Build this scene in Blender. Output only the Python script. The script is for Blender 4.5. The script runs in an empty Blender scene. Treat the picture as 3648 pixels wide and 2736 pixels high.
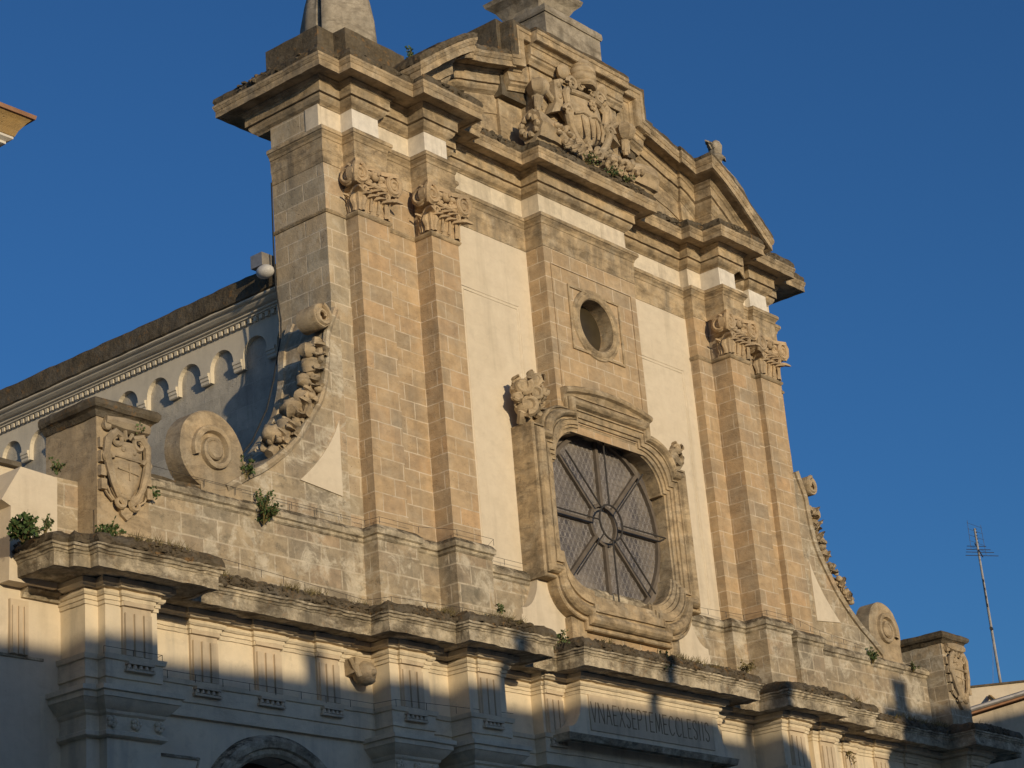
import bpy, bmesh, math, random
from mathutils import Vector, Matrix, noise
random.seed(7)
S = bpy.context.scene
C = S.collection
R = math.radians

# ------------------------------------------------------------------ camera
cam_d = bpy.data.cameras.new('camera')
cam = bpy.data.objects.new('camera', cam_d)
C.objects.link(cam)
rx, ux, bx_ = (0.64273424, -0.76181456, -0.08081628), (-0.2226054, -0.28665987, 0.93181165), (-0.73303447, -0.58091712, -0.35383015)
M = Matrix(((rx[0], ux[0], bx_[0], -32.89483), (rx[1], ux[1], bx_[1], -23.73978), (rx[2], ux[2], bx_[2], -10.87020), (0, 0, 0, 1)))
cam.matrix_world = M
cam_d.sensor_width = 36.0
cam_d.lens = 36.0 * 7552.32 / 3648.0
cam_d.clip_end = 5000
S.camera = cam
# ------------------------------------------------------------------ sky, sun, exposure
SUN_AZ, SUN_EL = R(21.0), R(8.0)          # azimuth to the left of the facade normal
sd = Vector((-math.sin(SUN_AZ) * math.cos(SUN_EL), -math.cos(SUN_AZ) * math.cos(SUN_EL), math.sin(SUN_EL)))
W = bpy.data.worlds.new('World')
S.world = W
W.use_nodes = True
nt = W.node_tree
bg = nt.nodes['Background']
sky = nt.nodes.new('ShaderNodeTexSky')
sky.sky_type = 'NISHITA'
sky.sun_disc = False
sky.sun_elevation = SUN_EL
sky.sun_rotation = math.atan2(sd.x, sd.y)
sky.altitude = 50
sky.air_density = 1.0
sky.dust_density = 1.6
sky.ozone_density = 6.0
nt.links.new(sky.outputs[0], bg.inputs[0])
bg.inputs[1].default_value = 0.124
sl = bpy.data.lights.new('sun', 'SUN')
sl.energy = 3.35
sl.angle = R(0.55)
sl.color = (1.0, 0.815, 0.545)
sun = bpy.data.objects.new('sun', sl)
C.objects.link(sun)
sun.rotation_euler = sd.to_track_quat('Z', 'Y').to_euler()
vs = S.view_settings
vs.view_transform = 'Standard'
vs.look = 'None'
vs.gamma = 1.0
vs.exposure = 0.0

# ------------------------------------------------------------------ materials
def new_mat(name):
    m = bpy.data.materials.new(name)
    m.use_nodes = True
    t = m.node_tree
    return m, t, t.nodes['Principled BSDF']

class NB:
    def __init__(s, t): s.t = t
    def n(s, ty, **k):
        o = s.t.nodes.new(ty)
        for a, v in k.items(): setattr(o, a, v)
        return o
    def l(s, a, b): s.t.links.new(a, b)
    def noise(s, vec, scale, detail=4, rough=.55, dist=0):
        o = s.n('ShaderNodeTexNoise')
        o.inputs['Scale'].default_value = scale
        o.inputs['Detail'].default_value = detail
        o.inputs['Roughness'].default_value = rough
        o.inputs['Distortion'].default_value = dist
        s.l(vec, o.inputs['Vector'])
        return o.outputs['Fac']
    def ramp(s, fac, stops):
        o = s.n('ShaderNodeValToRGB')
        e = o.color_ramp.elements
        while len(e) < len(stops): e.new(.5)
        for i, (p, c) in enumerate(stops):
            e[i].position = p
            e[i].color = c if len(c) == 4 else (*c, 1)
        s.l(fac, o.inputs[0])
        return o.outputs[0]
    def rng(s, fac, a, b, c=0., d=1.):
        o = s.n('ShaderNodeMapRange')
        o.inputs[1].default_value = a; o.inputs[2].default_value = b
        o.inputs[3].default_value = c; o.inputs[4].default_value = d
        s.l(fac, o.inputs[0])
        return o.outputs[0]
    def mix(s, fac, a, b, mode='MIX'):
        o = s.n('ShaderNodeMix', data_type='RGBA', blend_type=mode)
        for v, i in ((fac, 0), (a, 6), (b, 7)):
            if hasattr(v, 'links'): s.l(v, o.inputs[i])
            elif i == 0: o.inputs[0].default_value = v
            else: o.inputs[i].default_value = (*v, 1)
        return o.outputs[2]
    def mul(s, a, b, op='MULTIPLY'):
        o = s.n('ShaderNodeMath', operation=op)
        for i, v in enumerate((a, b)):
            if hasattr(v, 'links'): s.l(v, o.inputs[i])
            else: o.inputs[i].default_value = v
        return o.outputs[0]
    def pos(s): return s.n('ShaderNodeNewGeometry').outputs['Position']
    def mapv(s, vec, sc):
        o = s.n('ShaderNodeMapping')
        o.inputs['Scale'].default_value = sc
        s.l(vec, o.inputs['Vector'])
        return o.outputs[0]

def stone(name, c1, c2, brick=None, mortar=(.62, .53, .40), grey=.3, lichen=0.0, pits=.5, streak=.3, bump=.5, speck=.0,
          greyc=(.20, .185, .155), lich_c=(.055, .042, .026), orange=.0, smear=.0, crust=.0):
    m, t, P = new_mat(name)
    b = NB(t)
    pos = b.pos()
    big = b.noise(pos, .9, 5, .6)
    mid = b.noise(pos, 5.5, 6, .65)
    fine = b.noise(pos, 38, 3, .7)
    col = b.mix(b.rng(mid, .3, .7), c1, c2)
    h = b.mul(mid, .6)
    if brick:
        uv = b.n('ShaderNodeTexCoord').outputs['UV']
        wob = b.n('ShaderNodeTexNoise'); wob.inputs['Scale'].default_value = 2.2; wob.inputs['Detail'].default_value = 5
        b.l(pos, wob.inputs['Vector'])
        sub = b.n('ShaderNodeVectorMath', operation='SCALE'); sub.inputs['Scale'].default_value = .036
        b.l(wob.outputs['Color'], sub.inputs[0])
        add = b.n('ShaderNodeVectorMath', operation='ADD')
        b.l(uv, add.inputs[0]); b.l(sub.outputs[0], add.inputs[1])
        bt = b.n('ShaderNodeTexBrick')
        bt.offset = brick.get('off', .5); bt.squash = brick.get('sq', 1.0); bt.squash_frequency = 3; bt.offset_frequency = 2
        bt.inputs['Scale'].default_value = 1
        bt.inputs['Brick Width'].default_value = brick['w']
        bt.inputs['Row Height'].default_value = brick['h']
        bt.inputs['Mortar Size'].default_value = brick.get('m', .011)
        bt.inputs['Mortar Smooth'].default_value = .9
        bt.inputs['Bias'].default_value = 0
        bt.inputs['Color1'].default_value = (0, 0, 0, 1)
        bt.inputs['Color2'].default_value = (1, 1, 1, 1)
        bt.inputs['Mortar'].default_value = (.5, .5, .5, 1)
        b.l(add.outputs[0], bt.inputs['Vector'])
        tone = b.ramp(bt.outputs['Color'], [(0, brick['t'][0]), (.35, brick['t'][1]), (.7, brick['t'][2]), (1, brick['t'][3])])
        col = b.mix(.75, col, tone)
        var = b.rng(mid, .25, .75, .78, 1.18)
        vc = b.n('ShaderNodeCombineColor')
        for i in range(3): b.l(var, vc.inputs[i])
        col = b.mix(1, col, vc.outputs[0], 'MULTIPLY')
    # grey weathering in large patches and vertical run-off streaks
    st = b.noise(b.mapv(pos, (3.2, 3.2, .35)), 1.0, 5, .6)
    gm = b.mul(b.rng(big, .46, .68), grey)
    col = b.mix(gm, col, greyc)
    sm = b.mul(b.rng(st, .52, .74), streak)
    col = b.mix(sm, col, tuple(x * .55 for x in greyc))
    if brick:
        mf = b.mul(bt.outputs['Fac'], b.rng(b.noise(pos, 3.3, 4, .6), .32, .62, .25, 1.0))
        col = b.mix(mf, col, mortar)
        h = b.mul(h, b.mul(bt.outputs['Fac'], .12), 'SUBTRACT')
    if smear:
        s1 = b.noise(pos, 1.9, 8, .72, .6)
        col = b.mix(b.mul(b.rng(s1, .505, .60), smear), col, (.60, .53, .41))
        s2 = b.noise(b.mapv(pos, (1, 1, 1.3)), 3.7, 7, .7, .3)
        col = b.mix(b.mul(b.rng(s2, .55, .68), smear * .8), col, (.155, .14, .105))
    if crust:
        s3 = b.noise(b.mapv(pos, (1.1, 1.1, 2.6)), 1.7, 9, .74, .4)
        cm = b.mul(b.rng(s3, .485, .63), crust)
        col = b.mix(cm, col, (.085, .066, .045))
        h = b.mul(h, b.mul(b.rng(s3, .5, .7), .3), 'SUBTRACT')
    if pits:
        vor = b.n('ShaderNodeTexVoronoi'); vor.inputs['Scale'].default_value = 13
        b.l(b.mapv(pos, (1, 1, 1.7)), vor.inputs['Vector'])
        pm = b.mul(b.rng(vor.outputs['Distance'], .20, .10), b.rng(b.noise(pos, 2.1, 3), .52, .66))
        col = b.mix(b.mul(pm, pits), col, (.10, .065, .035))
        h = b.mul(h, b.mul(pm, .5), 'SUBTRACT')
    if speck:
        col = b.mix(b.mul(b.rng(fine, .55, .72), speck), col, tuple(x * .45 for x in greyc))
    if lichen:
        nz = b.n('ShaderNodeSeparateXYZ'); b.l(b.n('ShaderNodeNewGeometry').outputs['True Normal'], nz.inputs[0])
        up = b.rng(nz.outputs[2], .15, .8)
        lm = b.mul(b.mul(b.rng(b.noise(pos, 3.1, 7, .7), .40, .56), lichen, 'MULTIPLY'), b.mul(b.mul(up, .55), .45, 'ADD'))
        lm2 = b.mul(lm, 1.3)
        col = b.mix(lm2, col, b.mix(b.rng(b.noise(pos, 17, 4), .35, .65), lich_c, tuple(x * 2.3 for x in lich_c)))
        if orange:
            om = b.mul(b.rng(b.noise(pos, 6.3, 6, .7), .57, .66), orange)
            col = b.mix(om, col, (.34, .17, .045))
    h = b.mul(h, b.mul(fine, .22), 'ADD')
    bp = b.n('ShaderNodeBump'); bp.inputs['Strength'].default_value = bump; bp.inputs['Distance'].default_value = .05
    b.l(h, bp.inputs['Height'])
    b.l(bp.outputs[0], P.inputs['Normal'])
    b.l(col, P.inputs['Base Color'])
    P.inputs['Roughness'].default_value = .92
    P.inputs['Specular IOR Level'].default_value = .15
    return m

def plain(name, col, rough=.7, metal=0., var=.25, scale=4, spec=.3):
    m, t, P = new_mat(name)
    b = NB(t)
    f = b.noise(b.pos(), scale, 5, .6)
    c = b.mix(b.rng(f, .3, .7), tuple(x * (1 - var) for x in col), tuple(min(1, x * (1 + var)) for x in col))
    b.l(c, P.inputs['Base Color'])
    P.inputs['Roughness'].default_value = rough
    P.inputs['Metallic'].default_value = metal
    P.inputs['Specular IOR Level'].default_value = spec
    return m

TN = [(.43, .305, .175), (.53, .375, .215), (.385, .295, .19), (.56, .365, .195)]
GN = [(.43, .35, .235), (.50, .385, .245), (.35, .30, .215), (.51, .37, .235)]
ash_stone = stone('tan_block_stone', (.50, .36, .22), (.42, .31, .20), dict(w=.58, h=.333, t=TN, off=.43, m=.017), grey=.42, streak=.3, crust=.14, mortar=(.62, .52, .39), smear=.14)
wing_stone = stone('weathered_block_stone', (.46, .36, .24), (.40, .32, .22), dict(w=.78, h=.36, t=GN, off=.4, m=.024), grey=.5, streak=.45, lichen=.25, speck=.3, smear=.8, crust=.28)
pier_stone = stone('pitted_block_stone', (.46, .345, .22), (.36, .29, .20), dict(w=.82, h=.36, t=GN, off=.45, m=.018), grey=.6, streak=.4, pits=1.0, speck=.25, smear=.35)
mould = stone('moulded_stone', (.56, .425, .26), (.47, .35, .21), grey=.4, lichen=.6, streak=.7, pits=.45, speck=.3, smear=.28, crust=.55)
carved = stone('carved_stone', (.52, .40, .255), (.43, .325, .20), grey=.5, lichen=.3, streak=.45, pits=.25, speck=.35, bump=.45, smear=.2, crust=.4)
capstone = stone('capital_stone', (.55, .41, .25), (.47, .34, .205), grey=.40, lichen=.12, streak=.2, pits=.2, speck=.3, bump=.4, greyc=(.23, .215, .185), crust=.35)
lowmould = stone('pale_weathered_stone', (.64, .54, .385), (.53, .445, .31), grey=.5, lichen=.85, streak=.75, pits=.4, speck=.4, lich_c=(.045, .036, .024), orange=.18, smear=.5, crust=.75)
mossy = stone('lichen_covered_stone', (.17, .138, .096), (.075, .06, .04), grey=.6, lichen=1.0, streak=.6, pits=.6, speck=.6, bump=.9, greyc=(.17, .155, .13), orange=.40)
plaster = stone('cream_plaster', (.67, .58, .445), (.61, .52, .395), grey=.18, streak=.28, pits=.12, bump=.14, greyc=(.52, .43, .30), smear=.10, crust=.06)
white = stone('white_frieze_stone', (.73, .68, .60), (.66, .61, .53), dict(w=1.35, h=3.1, t=[(.70, .65, .57), (.74, .69, .61), (.67, .61, .52), (.72, .66, .56)], m=.008, off=.3), mortar=(.42, .35, .26), grey=.3, streak=.45, pits=.15, bump=.14, greyc=(.50, .43, .34), speck=.12)
creamf = stone('cream_frieze_stone', (.70, .615, .49), (.62, .54, .42), dict(w=1.35, h=3.1, t=[(.66, .57, .44), (.71, .62, .49), (.62, .535, .40), (.69, .60, .47)], m=.008, off=.3), mortar=(.38, .31, .22), grey=.3, streak=.5, pits=.15, bump=.14, greyc=(.50, .42, .31), speck=.12, crust=.12)
shade_plaster = stone('lower_wall_plaster', (.77, .655, .48), (.69, .585, .42), grey=.3, streak=.45, smear=.2, pits=.1, bump=.2, greyc=(.40, .38, .34))
palem = stone('pale_moulding_stone', (.76, .65, .475), (.66, .56, .41), grey=.3, streak=.45, pits=.15, bump=.3, greyc=(.42, .37, .29), smear=.15, crust=.16, speck=.15)
trig_stone = stone('triglyph_stone', (.62, .51, .37), (.54, .44, .315), grey=.3, streak=.4, pits=.2, bump=.2)
nave_plaster = stone('grey_plaster', (.66, .585, .46), (.58, .515, .405), grey=.3, streak=.25, pits=0, bump=.15, greyc=(.46, .42, .35))
nave_stone = stone('grey_rough_wall', (.50, .455, .375), (.42, .38, .31), dict(w=.9, h=.42, t=[(.46, .42, .35), (.52, .47, .385), (.42, .385, .32), (.50, .45, .36)], m=.006), mortar=(.54, .49, .41), grey=.5, streak=.4, pits=.7, speck=.4, greyc=(.22, .21, .19))
finial_stone = stone('grey_weathered_carving', (.46, .40, .31), (.33, .285, .22), grey=.75, lichen=.5, streak=.7, pits=.3, speck=.4, greyc=(.22, .20, .165), crust=.5)
incise = plain('incised_line', (.22, .17, .11), .95, spec=.05)
iron = plain('iron', (.045, .04, .035), .6)
cable_m = plain('black_cable', (.03, .03, .03), .7)
lead = plain('leaded_came', (.125, .102, .08), .7)
steel = plain('galvanised_steel', (.42, .38, .33), .45, .6)
lamp_white = plain('white_plastic', (.50, .48, .45), .45)
door_m = plain('dark_red_door', (.07, .02, .015), .6)
roof_m = plain('terracotta_roof', (.30, .16, .09), .9)
ground_m = plain('pale_paving', (.46, .40, .32), .9, scale=1)
house_m = stone('house_plaster', (.55, .46, .34), (.48, .40, .29), grey=.3, streak=.4)
tower_y = stone('ochre_band', (.42, .27, .10), (.34, .21, .075), grey=.3, streak=.4, pits=.1)
leafm = [plain('leaf_green_%s' % w, c, .7, var=.45, scale=22) for w, c in (('deep', (.055, .095, .028)), ('olive', (.085, .115, .040)), ('dry', (.17, .135, .055)))]
def glass_mat():
    m, t, P = new_mat('old_window_glass')
    b = NB(t)
    pos = b.pos()
    f = b.noise(pos, 1.1, 5, .6)
    st = b.noise(b.mapv(pos, (2.4, 2.4, .3)), 1, 5)
    c = b.mix(b.rng(f, .35, .65), (.07, .064, .066), (.235, .20, .165))
    c = b.mix(b.mul(b.rng(st, .5, .7), .6), c, (.27, .23, .175))
    b.l(c, P.inputs['Base Color'])
    P.inputs['Roughness'].default_value = .38
    P.inputs['Specular IOR Level'].default_value = .5
    return m
glass = glass_mat()
dark_glass = plain('dark_glass', (.045, .035, .02), .35, spec=.5)

# ------------------------------------------------------------------ mesh builder
class MB:
    def __init__(s): s.v = []; s.f = []; s.sm = []
    def face(s, pts, smooth=False):
        i = len(s.v); s.v += [tuple(p) for p in pts]; s.f.append(tuple(range(i, i + len(pts)))); s.sm.append(smooth)
    def grid(s, rows, smooth=False, closed=False):
        """rows: list of equal-length point lists"""
        i = len(s.v); n = len(rows[0])
        for r in rows: s.v += [tuple(p) for p in r]
        for a in range(len(rows) - 1):
            for k in range(n if closed else n - 1):
                k2 = (k + 1) % n
                s.f.append((i + a * n + k, i + a * n + k2, i + (a + 1) * n + k2, i + (a + 1) * n + k)); s.sm.append(smooth)
    def box(s, x0, x1, y0, y1, z0, z1, step=None):
        if x0 > x1: x0, x1 = x1, x0
        if y0 > y1: y0, y1 = y1, y0
        def ax(a, b):
            n = max(1, int(round((b - a) / step))) if step else 1
            return [a + (b - a) * i / n for i in range(n + 1)]
        X, Y, Z = ax(x0, x1), ax(y0, y1), ax(z0, z1)
        s.grid([[(x, y0, z) for x in X] for z in Z])
        s.grid([[(x, y1, z) for x in X[::-1]] for z in Z])
        s.grid([[(x0, y, z) for y in Y[::-1]] for z in Z])
        s.grid([[(x1, y, z) for y in Y] for z in Z])
        s.grid([[(x, y, z1) for x in X] for y in Y])
        s.grid([[(x, y, z0) for x in X[::-1]] for y in Y])
    def prism(s, poly, y0, y1):
        """poly in (x,z), extruded along y"""
        a = sum(poly[i][0] * poly[(i + 1) % len(poly)][1] - poly[(i + 1) % len(poly)][0] * poly[i][1] for i in range(len(poly)))
        if a < 0: poly = poly[::-1]
        s.face([(x, y0, z) for x, z in poly]); s.face([(x, y1, z) for x, z in poly[::-1]])
        n = len(poly)
        for i in range(n):
            p, q = poly[i], poly[(i + 1) % n]
            s.face([(p[0], y0, p[1]), (p[0], y1, p[1]), (q[0], y1, q[1]), (q[0], y0, q[1])])
    def tube(s, pts, r, n=7, cap=True, flat=1.0):
        pts = [Vector(p) for p in pts]
        m = len(pts)
        rr = [r] * m if not hasattr(r, '__len__') else list(r)
        ts = []
        for i in range(m):
            a, b = pts[max(0, i - 1)], pts[min(m - 1, i + 1)]
            d = (b - a); ts.append(d.normalized() if d.length > 1e-9 else Vector((0, 0, 1)))
        ref = Vector((0, 1, 0)) if abs(ts[0].y) < .9 else Vector((1, 0, 0))
        u = ts[0].cross(ref).normalized()
        rows = []
        for i in range(m):
            u = (u - ts[i] * u.dot(ts[i]))
            u = u.normalized() if u.length > 1e-6 else ts[i].orthogonal().normalized()
            w = ts[i].cross(u)
            rows.append([pts[i] + (u * math.cos(2 * math.pi * k / n) + w * math.sin(2 * math.pi * k / n) * flat) * rr[i] for k in range(n)])
        s.grid(rows, True, True)
        if cap:
            s.face(rows[0][::-1]); s.face(rows[-1])
    def ell(s, c, rx, ry, rz, nu=10, nv=7, rot=None, ribs=0, ramp=.0):
        c = Vector(c); rows = []
        for i in range(nv + 1):
            t = math.pi * i / nv
            row = []
            for k in range(nu):
                a = 2 * math.pi * k / nu
                q = 1 + (ramp * math.cos(ribs * a) if ribs else 0)
                p = Vector((rx * math.sin(t) * math.cos(a) * q, ry * math.sin(t) * math.sin(a) * q, rz * math.cos(t)))
                if rot: p = rot @ p
                row.append(c + p)
            rows.append(row)
        s.grid(rows, True, True)
    def lathe(s, c, prof, n=20, ribs=0, ramp=0., cap=True):
        c = Vector(c)
        rows = [[c + Vector((r * (1 + ramp * math.cos(ribs * 2 * math.pi * k / n)) * math.cos(2 * math.pi * k / n), r * (1 + ramp * math.cos(ribs * 2 * math.pi * k / n)) * math.sin(2 * math.pi * k / n), z)) for k in range(n)] for r, z in prof]
        s.grid(rows, True, True)
        if cap: s.face(rows[0][::-1]); s.face(rows[-1])
    def leaf(s, base, up, out, side, L, w, curl=.5, th=.03, lobes=3):
        """acanthus leaf: rises along up, tip curls along out"""
        base, up, out, side = Vector(base), Vector(up), Vector(out), Vector(side)
        nr, nc = 9, 7
        F = []; B = []
        for i in range(nr):
            t = i / (nr - 1)
            a = max(0, t - .45) / .55 * 2.6 * curl
            if t < .45: cx, cz = .04 * t * L, t * L
            else:
                rr = .55 * L / 2.6 / max(curl, .2)
                cx = .018 * L + rr * (1 - math.cos(a)); cz = .45 * L + rr * math.sin(a)
            ww = w * (.55 + .55 * math.sin(math.pi * min(1, t * .75 + .12))) * (1 - .80 * (max(0, t - .5) / .5) ** 1.3) * (1 + .14 * math.cos(t * lobes * 2 * math.pi))
            f = []; g = []
            for k in range(nc):
                q = k / (nc - 1) * 2 - 1
                bulge = (.05 + .03 * math.cos(q * 9)) * L * (1 - abs(q) ** 2)
                p = base + up * cz + out * (cx + bulge) + side * (q * ww * .5)
                f.append(p); g.append(p - out * th * math.cos(a) + up * (th * math.sin(a)) * -1)
            F.append(f); B.append(g)
        s.grid(F, True); s.grid([r[::-1] for r in B], True)
        s.grid([[r[0] for r in B], [r[0] for r in F]]); s.grid([[r[-1] for r in F], [r[-1] for r in B]]); s.grid([F[-1], B[-1]])
    def spiral(s, c, u, v, r0, r1, turns, tr, n=40, a0=0., flip=1):
        c, u, v = Vector(c), Vector(u), Vector(v)
        pts = []; rr = []
        for i in range(n + 1):
            t = i / n
            a = a0 + flip * turns * 2 * math.pi * t
            r = r0 + (r1 - r0) * t
            pts.append(c + u * (r * math.cos(a)) + v * (r * math.sin(a))); rr.append(tr * (1 - .45 * t))
        s.tube(pts, rr, 6)
    def disc(s, c, ax, r, th, n=22, bev=.02):
        """solid drum: c centre of the back, ax axis towards the viewer"""
        c, ax = Vector(c), Vector(ax).normalized()
        u = ax.orthogonal().normalized(); w = ax.cross(u)
        rows = []
        for rad, h in ((r, 0), (r, th - bev), (r - bev, th), (r * .5, th), (.001, th)):
            rows.append([c + ax * h + (u * math.cos(2 * math.pi * k / n) + w * math.sin(2 * math.pi * k / n)) * rad for k in range(n)])
        s.grid(rows, False, True)
        s.face(rows[0][::-1])
    def jitter(s, amp, freq=3.0, seed=0.0, zmul=1.0):
        o = Vector((seed, seed * 1.7, -seed))
        out = []
        for p in s.v:
            q = Vector(p)
            d = noise.noise_vector(q * freq + o) * amp + noise.noise_vector(q * freq * 3.1 + o) * (amp * .5)
            out.append((q.x + d.x, q.y + d.y, q.z + d.z * zmul))
        s.v = out
        return s
    def build(s, name, mat, parent=None, smooth=None):
        me = bpy.data.meshes.new(name)
        me.from_pydata(s.v, [], s.f)
        b = bmesh.new(); b.from_mesh(me)
        bmesh.ops.remove_doubles(b, verts=b.verts, dist=2e-4)
        bmesh.ops.recalc_face_normals(b, faces=b.faces)
        uvl = b.loops.layers.uv.new('UVMap')
        for f in b.faces:
            n = f.normal
            for l in f.loops:
                p = l.vert.co
                if abs(n.z) > .75: uv = (p.x, p.y)
                elif abs(n.y) >= abs(n.x): uv = (p.x + 30, p.z + 30)
                else: uv = (p.y + 30.3, p.z + 30)
                l[uvl].uv = uv
        b.to_mesh(me); b.free()
        if smooth is None: smooth = any(s.sm)
        if smooth:
            me.polygons.foreach_set('use_smooth', [True] * len(me.polygons))
            me.set_sharp_from_angle(angle=R(38))
        me.materials.append(mat)
        o = bpy.data.objects.new(name, me)
        C.objects.link(o)
        if parent: o.parent = parent
        return o

def empty(name, label, cat, loc=(0, 0, 0), group=None):
    o = bpy.data.objects.new(name, None)
    C.objects.link(o); o.location = loc
    o['label'] = label; o['category'] = cat
    if group: o['group'] = group
    return o
def tag(o, label, cat, group=None):
    o['label'] = label; o['category'] = cat
    if group: o['group'] = group
    return o

def mirror(path):
    """left half path (x<0, ordered left to right, ending at x<0 plane) -> full"""
    return path + [(-x, y) for x, y in path[::-1]]

def offs(path, d):
    out = []
    n = len(path)
    for i in range(n):
        p = Vector(path[i])
        ns = []
        if i > 0:
            t = (Vector(path[i]) - Vector(path[i - 1])).normalized(); ns.append(Vector((t.y, -t.x)))
        if i < n - 1:
            t = (Vector(path[i + 1]) - Vector(path[i])).normalized(); ns.append(Vector((t.y, -t.x)))
        if len(ns) == 1: q = p + ns[0] * d
        else:
            b = ns[0] + ns[1]
            q = p + b * (d / max(.25, 1 + ns[0].dot(ns[1]))) if b.length > 1e-6 else p
        out.append(q)
    return out

def sweep(mb, path, prof, seg=.25, cap=True):
    """plan path (x,y), profile [(d,z)] bottom to top, run with mitred corners"""
    lines = [offs(path, d) for d, z in prof]
    cols = []
    for i in range(len(path) - 1):
        L = max((lines[k][i + 1] - lines[k][i]).length for k in range(len(prof)))
        n = max(1, int(round(L / seg)))
        for j in range(n + (1 if i == len(path) - 2 else 0)):
            t = j / n
            cols.append([(*(lines[k][i].lerp(lines[k][i + 1], t)), prof[k][1]) for k in range(len(prof))])
    mb.grid(cols)
    if cap:
        mb.face(cols[0]); mb.face(cols[-1][::-1])
    return mb
def arc_pts(cx, cz, r, a0, a1, n):
    return [(cx + r * math.cos(R(a0 + (a1 - a0) * i / n)), cz + r * math.sin(R(a0 + (a1 - a0) * i / n))) for i in range(n + 1)]

GZ = -12.47
# ================================================================== GROUND
g = MB(); g.face([(-900, -900, GZ), (900, -900, GZ), (900, 900, GZ), (-900, 900, GZ)])
o = g.build('ground', ground_m); o['kind'] = 'structure'

# ================================================================== CATHEDRAL
cath = empty('cathedral', 'tan and cream stone baroque church facade with curved pediment, twin pilasters and large octagonal window', 'church', (0, 0, GZ))
class _Par: pass
def add(mb, name, mat, parent=None, **k):
    ob = mb.build(name, mat, None, **k)
    p = parent or cath
    ob.parent = p
    # parts are modelled in world coordinates: undo the root's offset
    ob.matrix_parent_inverse = Matrix.Translation((0, 0, -GZ)) if p is cath else Matrix.Identity(4)
    return ob

# ---- lower storey -------------------------------------------------
LOWB = [(-13.64, .45), (-13.64, -.26), (-13.40, -.26), (-13.40, -.42), (-12.40, -.42), (-12.40, .25),
        (-7.10, .25), (-7.10, -.16), (-6.10, -.16), (-6.10, .0), (-5.44, .0), (-5.44, -.46), (-4.44, -.46), (-4.44, .25),
        (-2.87, .25), (-2.87, .0), (-2.2, .0)]
LOWT = LOWB + [(-2.2, -.39)]
LOW = mirror(LOWT)
LOWN = mirror(LOWB)   # without the tablet
# wall body with three arched portals
def arch_wall():
    m = MB()
    for x0, x1, cx, r, zt in ((-14.0, -6.6, -9.45, 1.32, -4.22), (-6.6, 6.6, 0, 1.95, -3.85), (6.6, 14.0, 9.45, 1.32, -4.22)):
        zc = zt - r
        poly = [(x0, GZ), (cx - r, GZ)] + [(p[0], p[1]) for p in arc_pts(cx, zc, r, 180, 0, 24)] + [(cx + r, GZ), (x1, GZ), (x1, -3.75), (x0, -3.75)]
        m.prism(poly, .31, .9)
    return m
add(arch_wall(), 'lower_wall', shade_plaster)
for cx, r, zt in ((-9.45, 1.32, -4.22), (0, 1.95, -3.85), (9.45, 1.32, -4.22)):
    zc = zt - r
    m = MB()
    prof = [(0, .5), (0, .24), (.05, .2), (.12, .2), (.14, .15), (.24, .12), (.3, .14), (.34, .20), (.36, .31)]
    rows = []
    for a in range(0, 41):
        t = math.pi - math.pi * a / 40
        rows.append([(cx + (r + d) * math.cos(t), y, zc + (r + d) * math.sin(t)) for d, y in prof])
    rows.insert(0, [(cx - r - d, y, GZ) for d, y in prof]); rows.append([(cx + r + d, y, GZ) for d, y in prof])
    m.grid(rows); m.jitter(.006)
    p = add(m, 'portal', lowmould)
    d = MB(); d.box(cx - r, cx + r, .75, .85, GZ, zt)
    add(d, 'door', door_m, p)
    # thin incised spandrel panel beside the arch
    if cx < 1 and cx < -1:
        k = MB()
        k.tube([(-11.9, .30, -4.38), (-11.0, .30, -4.38)], .025, 5); k.tube([(-11.0, .30, -4.38)] + [(-11.0 - .5 * math.sin(t * .15), .30, -4.38 - .22 * t) for t in range(1, 9)], .02, 5)
        add(k, 'panel_moulding', lowmould, p)
# large lower pilasters
caps_low = [(-13.40, -12.40, -.42), (-7.10, -6.10, -.16), (-5.44, -4.44, -.46), (4.44, 5.44, -.46), (6.10, 7.10, -.16), (12.40, 13.40, -.42)]
for (x0, x1, y) in caps_low:
    m = MB(); m.box(x0, x1, y, .4, GZ, -4.38, .5)
    if x0 < -13: m.box(-13.64, -13.40, -.26, .4, GZ, -4.38, .5)
    if x0 > 12: m.box(13.40, 13.64, -.26, .4, GZ, -4.38, .5)
    m.jitter(.006)
    pil = add(m, 'lower_pilaster', shade_plaster)
    pth = [(x0, .31), (x0, y), (x1, y), (x1, .31)]
    if x0 < -13: pth = [(-13.64, .45), (-13.64, -.26), (x0, -.26), (x0, y), (x1, y), (x1, .31)]
    if x0 > 12: pth = [(x0, .31), (x0, y), (x1, y), (x1, -.26), (13.64, -.26), (13.64, .45)]
    m = MB()
    sweep(m, pth, [(-.05, -4.42), (.04, -4.42), (.08, -4.39), (.08, -4.34), (.03, -4.31), (.02, -4.10), (.06, -4.07), (.07, -4.03), (.10, -4.01), (.16, -3.95), (.20, -3.90), (.21, -3.88), (.23, -3.88), (.23, -3.80), (.27, -3.79), (.27, -3.72), (-.05, -3.72)], .3)
    m.jitter(.006)
    for i in range(3):
        xx = x0 + .06 + (x1 - x0 - .12) * i / 2
        for k in range(5):
            a = k * 2 * math.pi / 5
            m.ell((xx + .055 * math.cos(a), y - .05, -4.2 + .055 * math.sin(a)), .042, .05, .042, 7, 5)
        m.ell((xx, y - .07, -4.2), .03, .04, .03, 6, 4)
    add(m, 'lower_capital', palem, pil)
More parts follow.
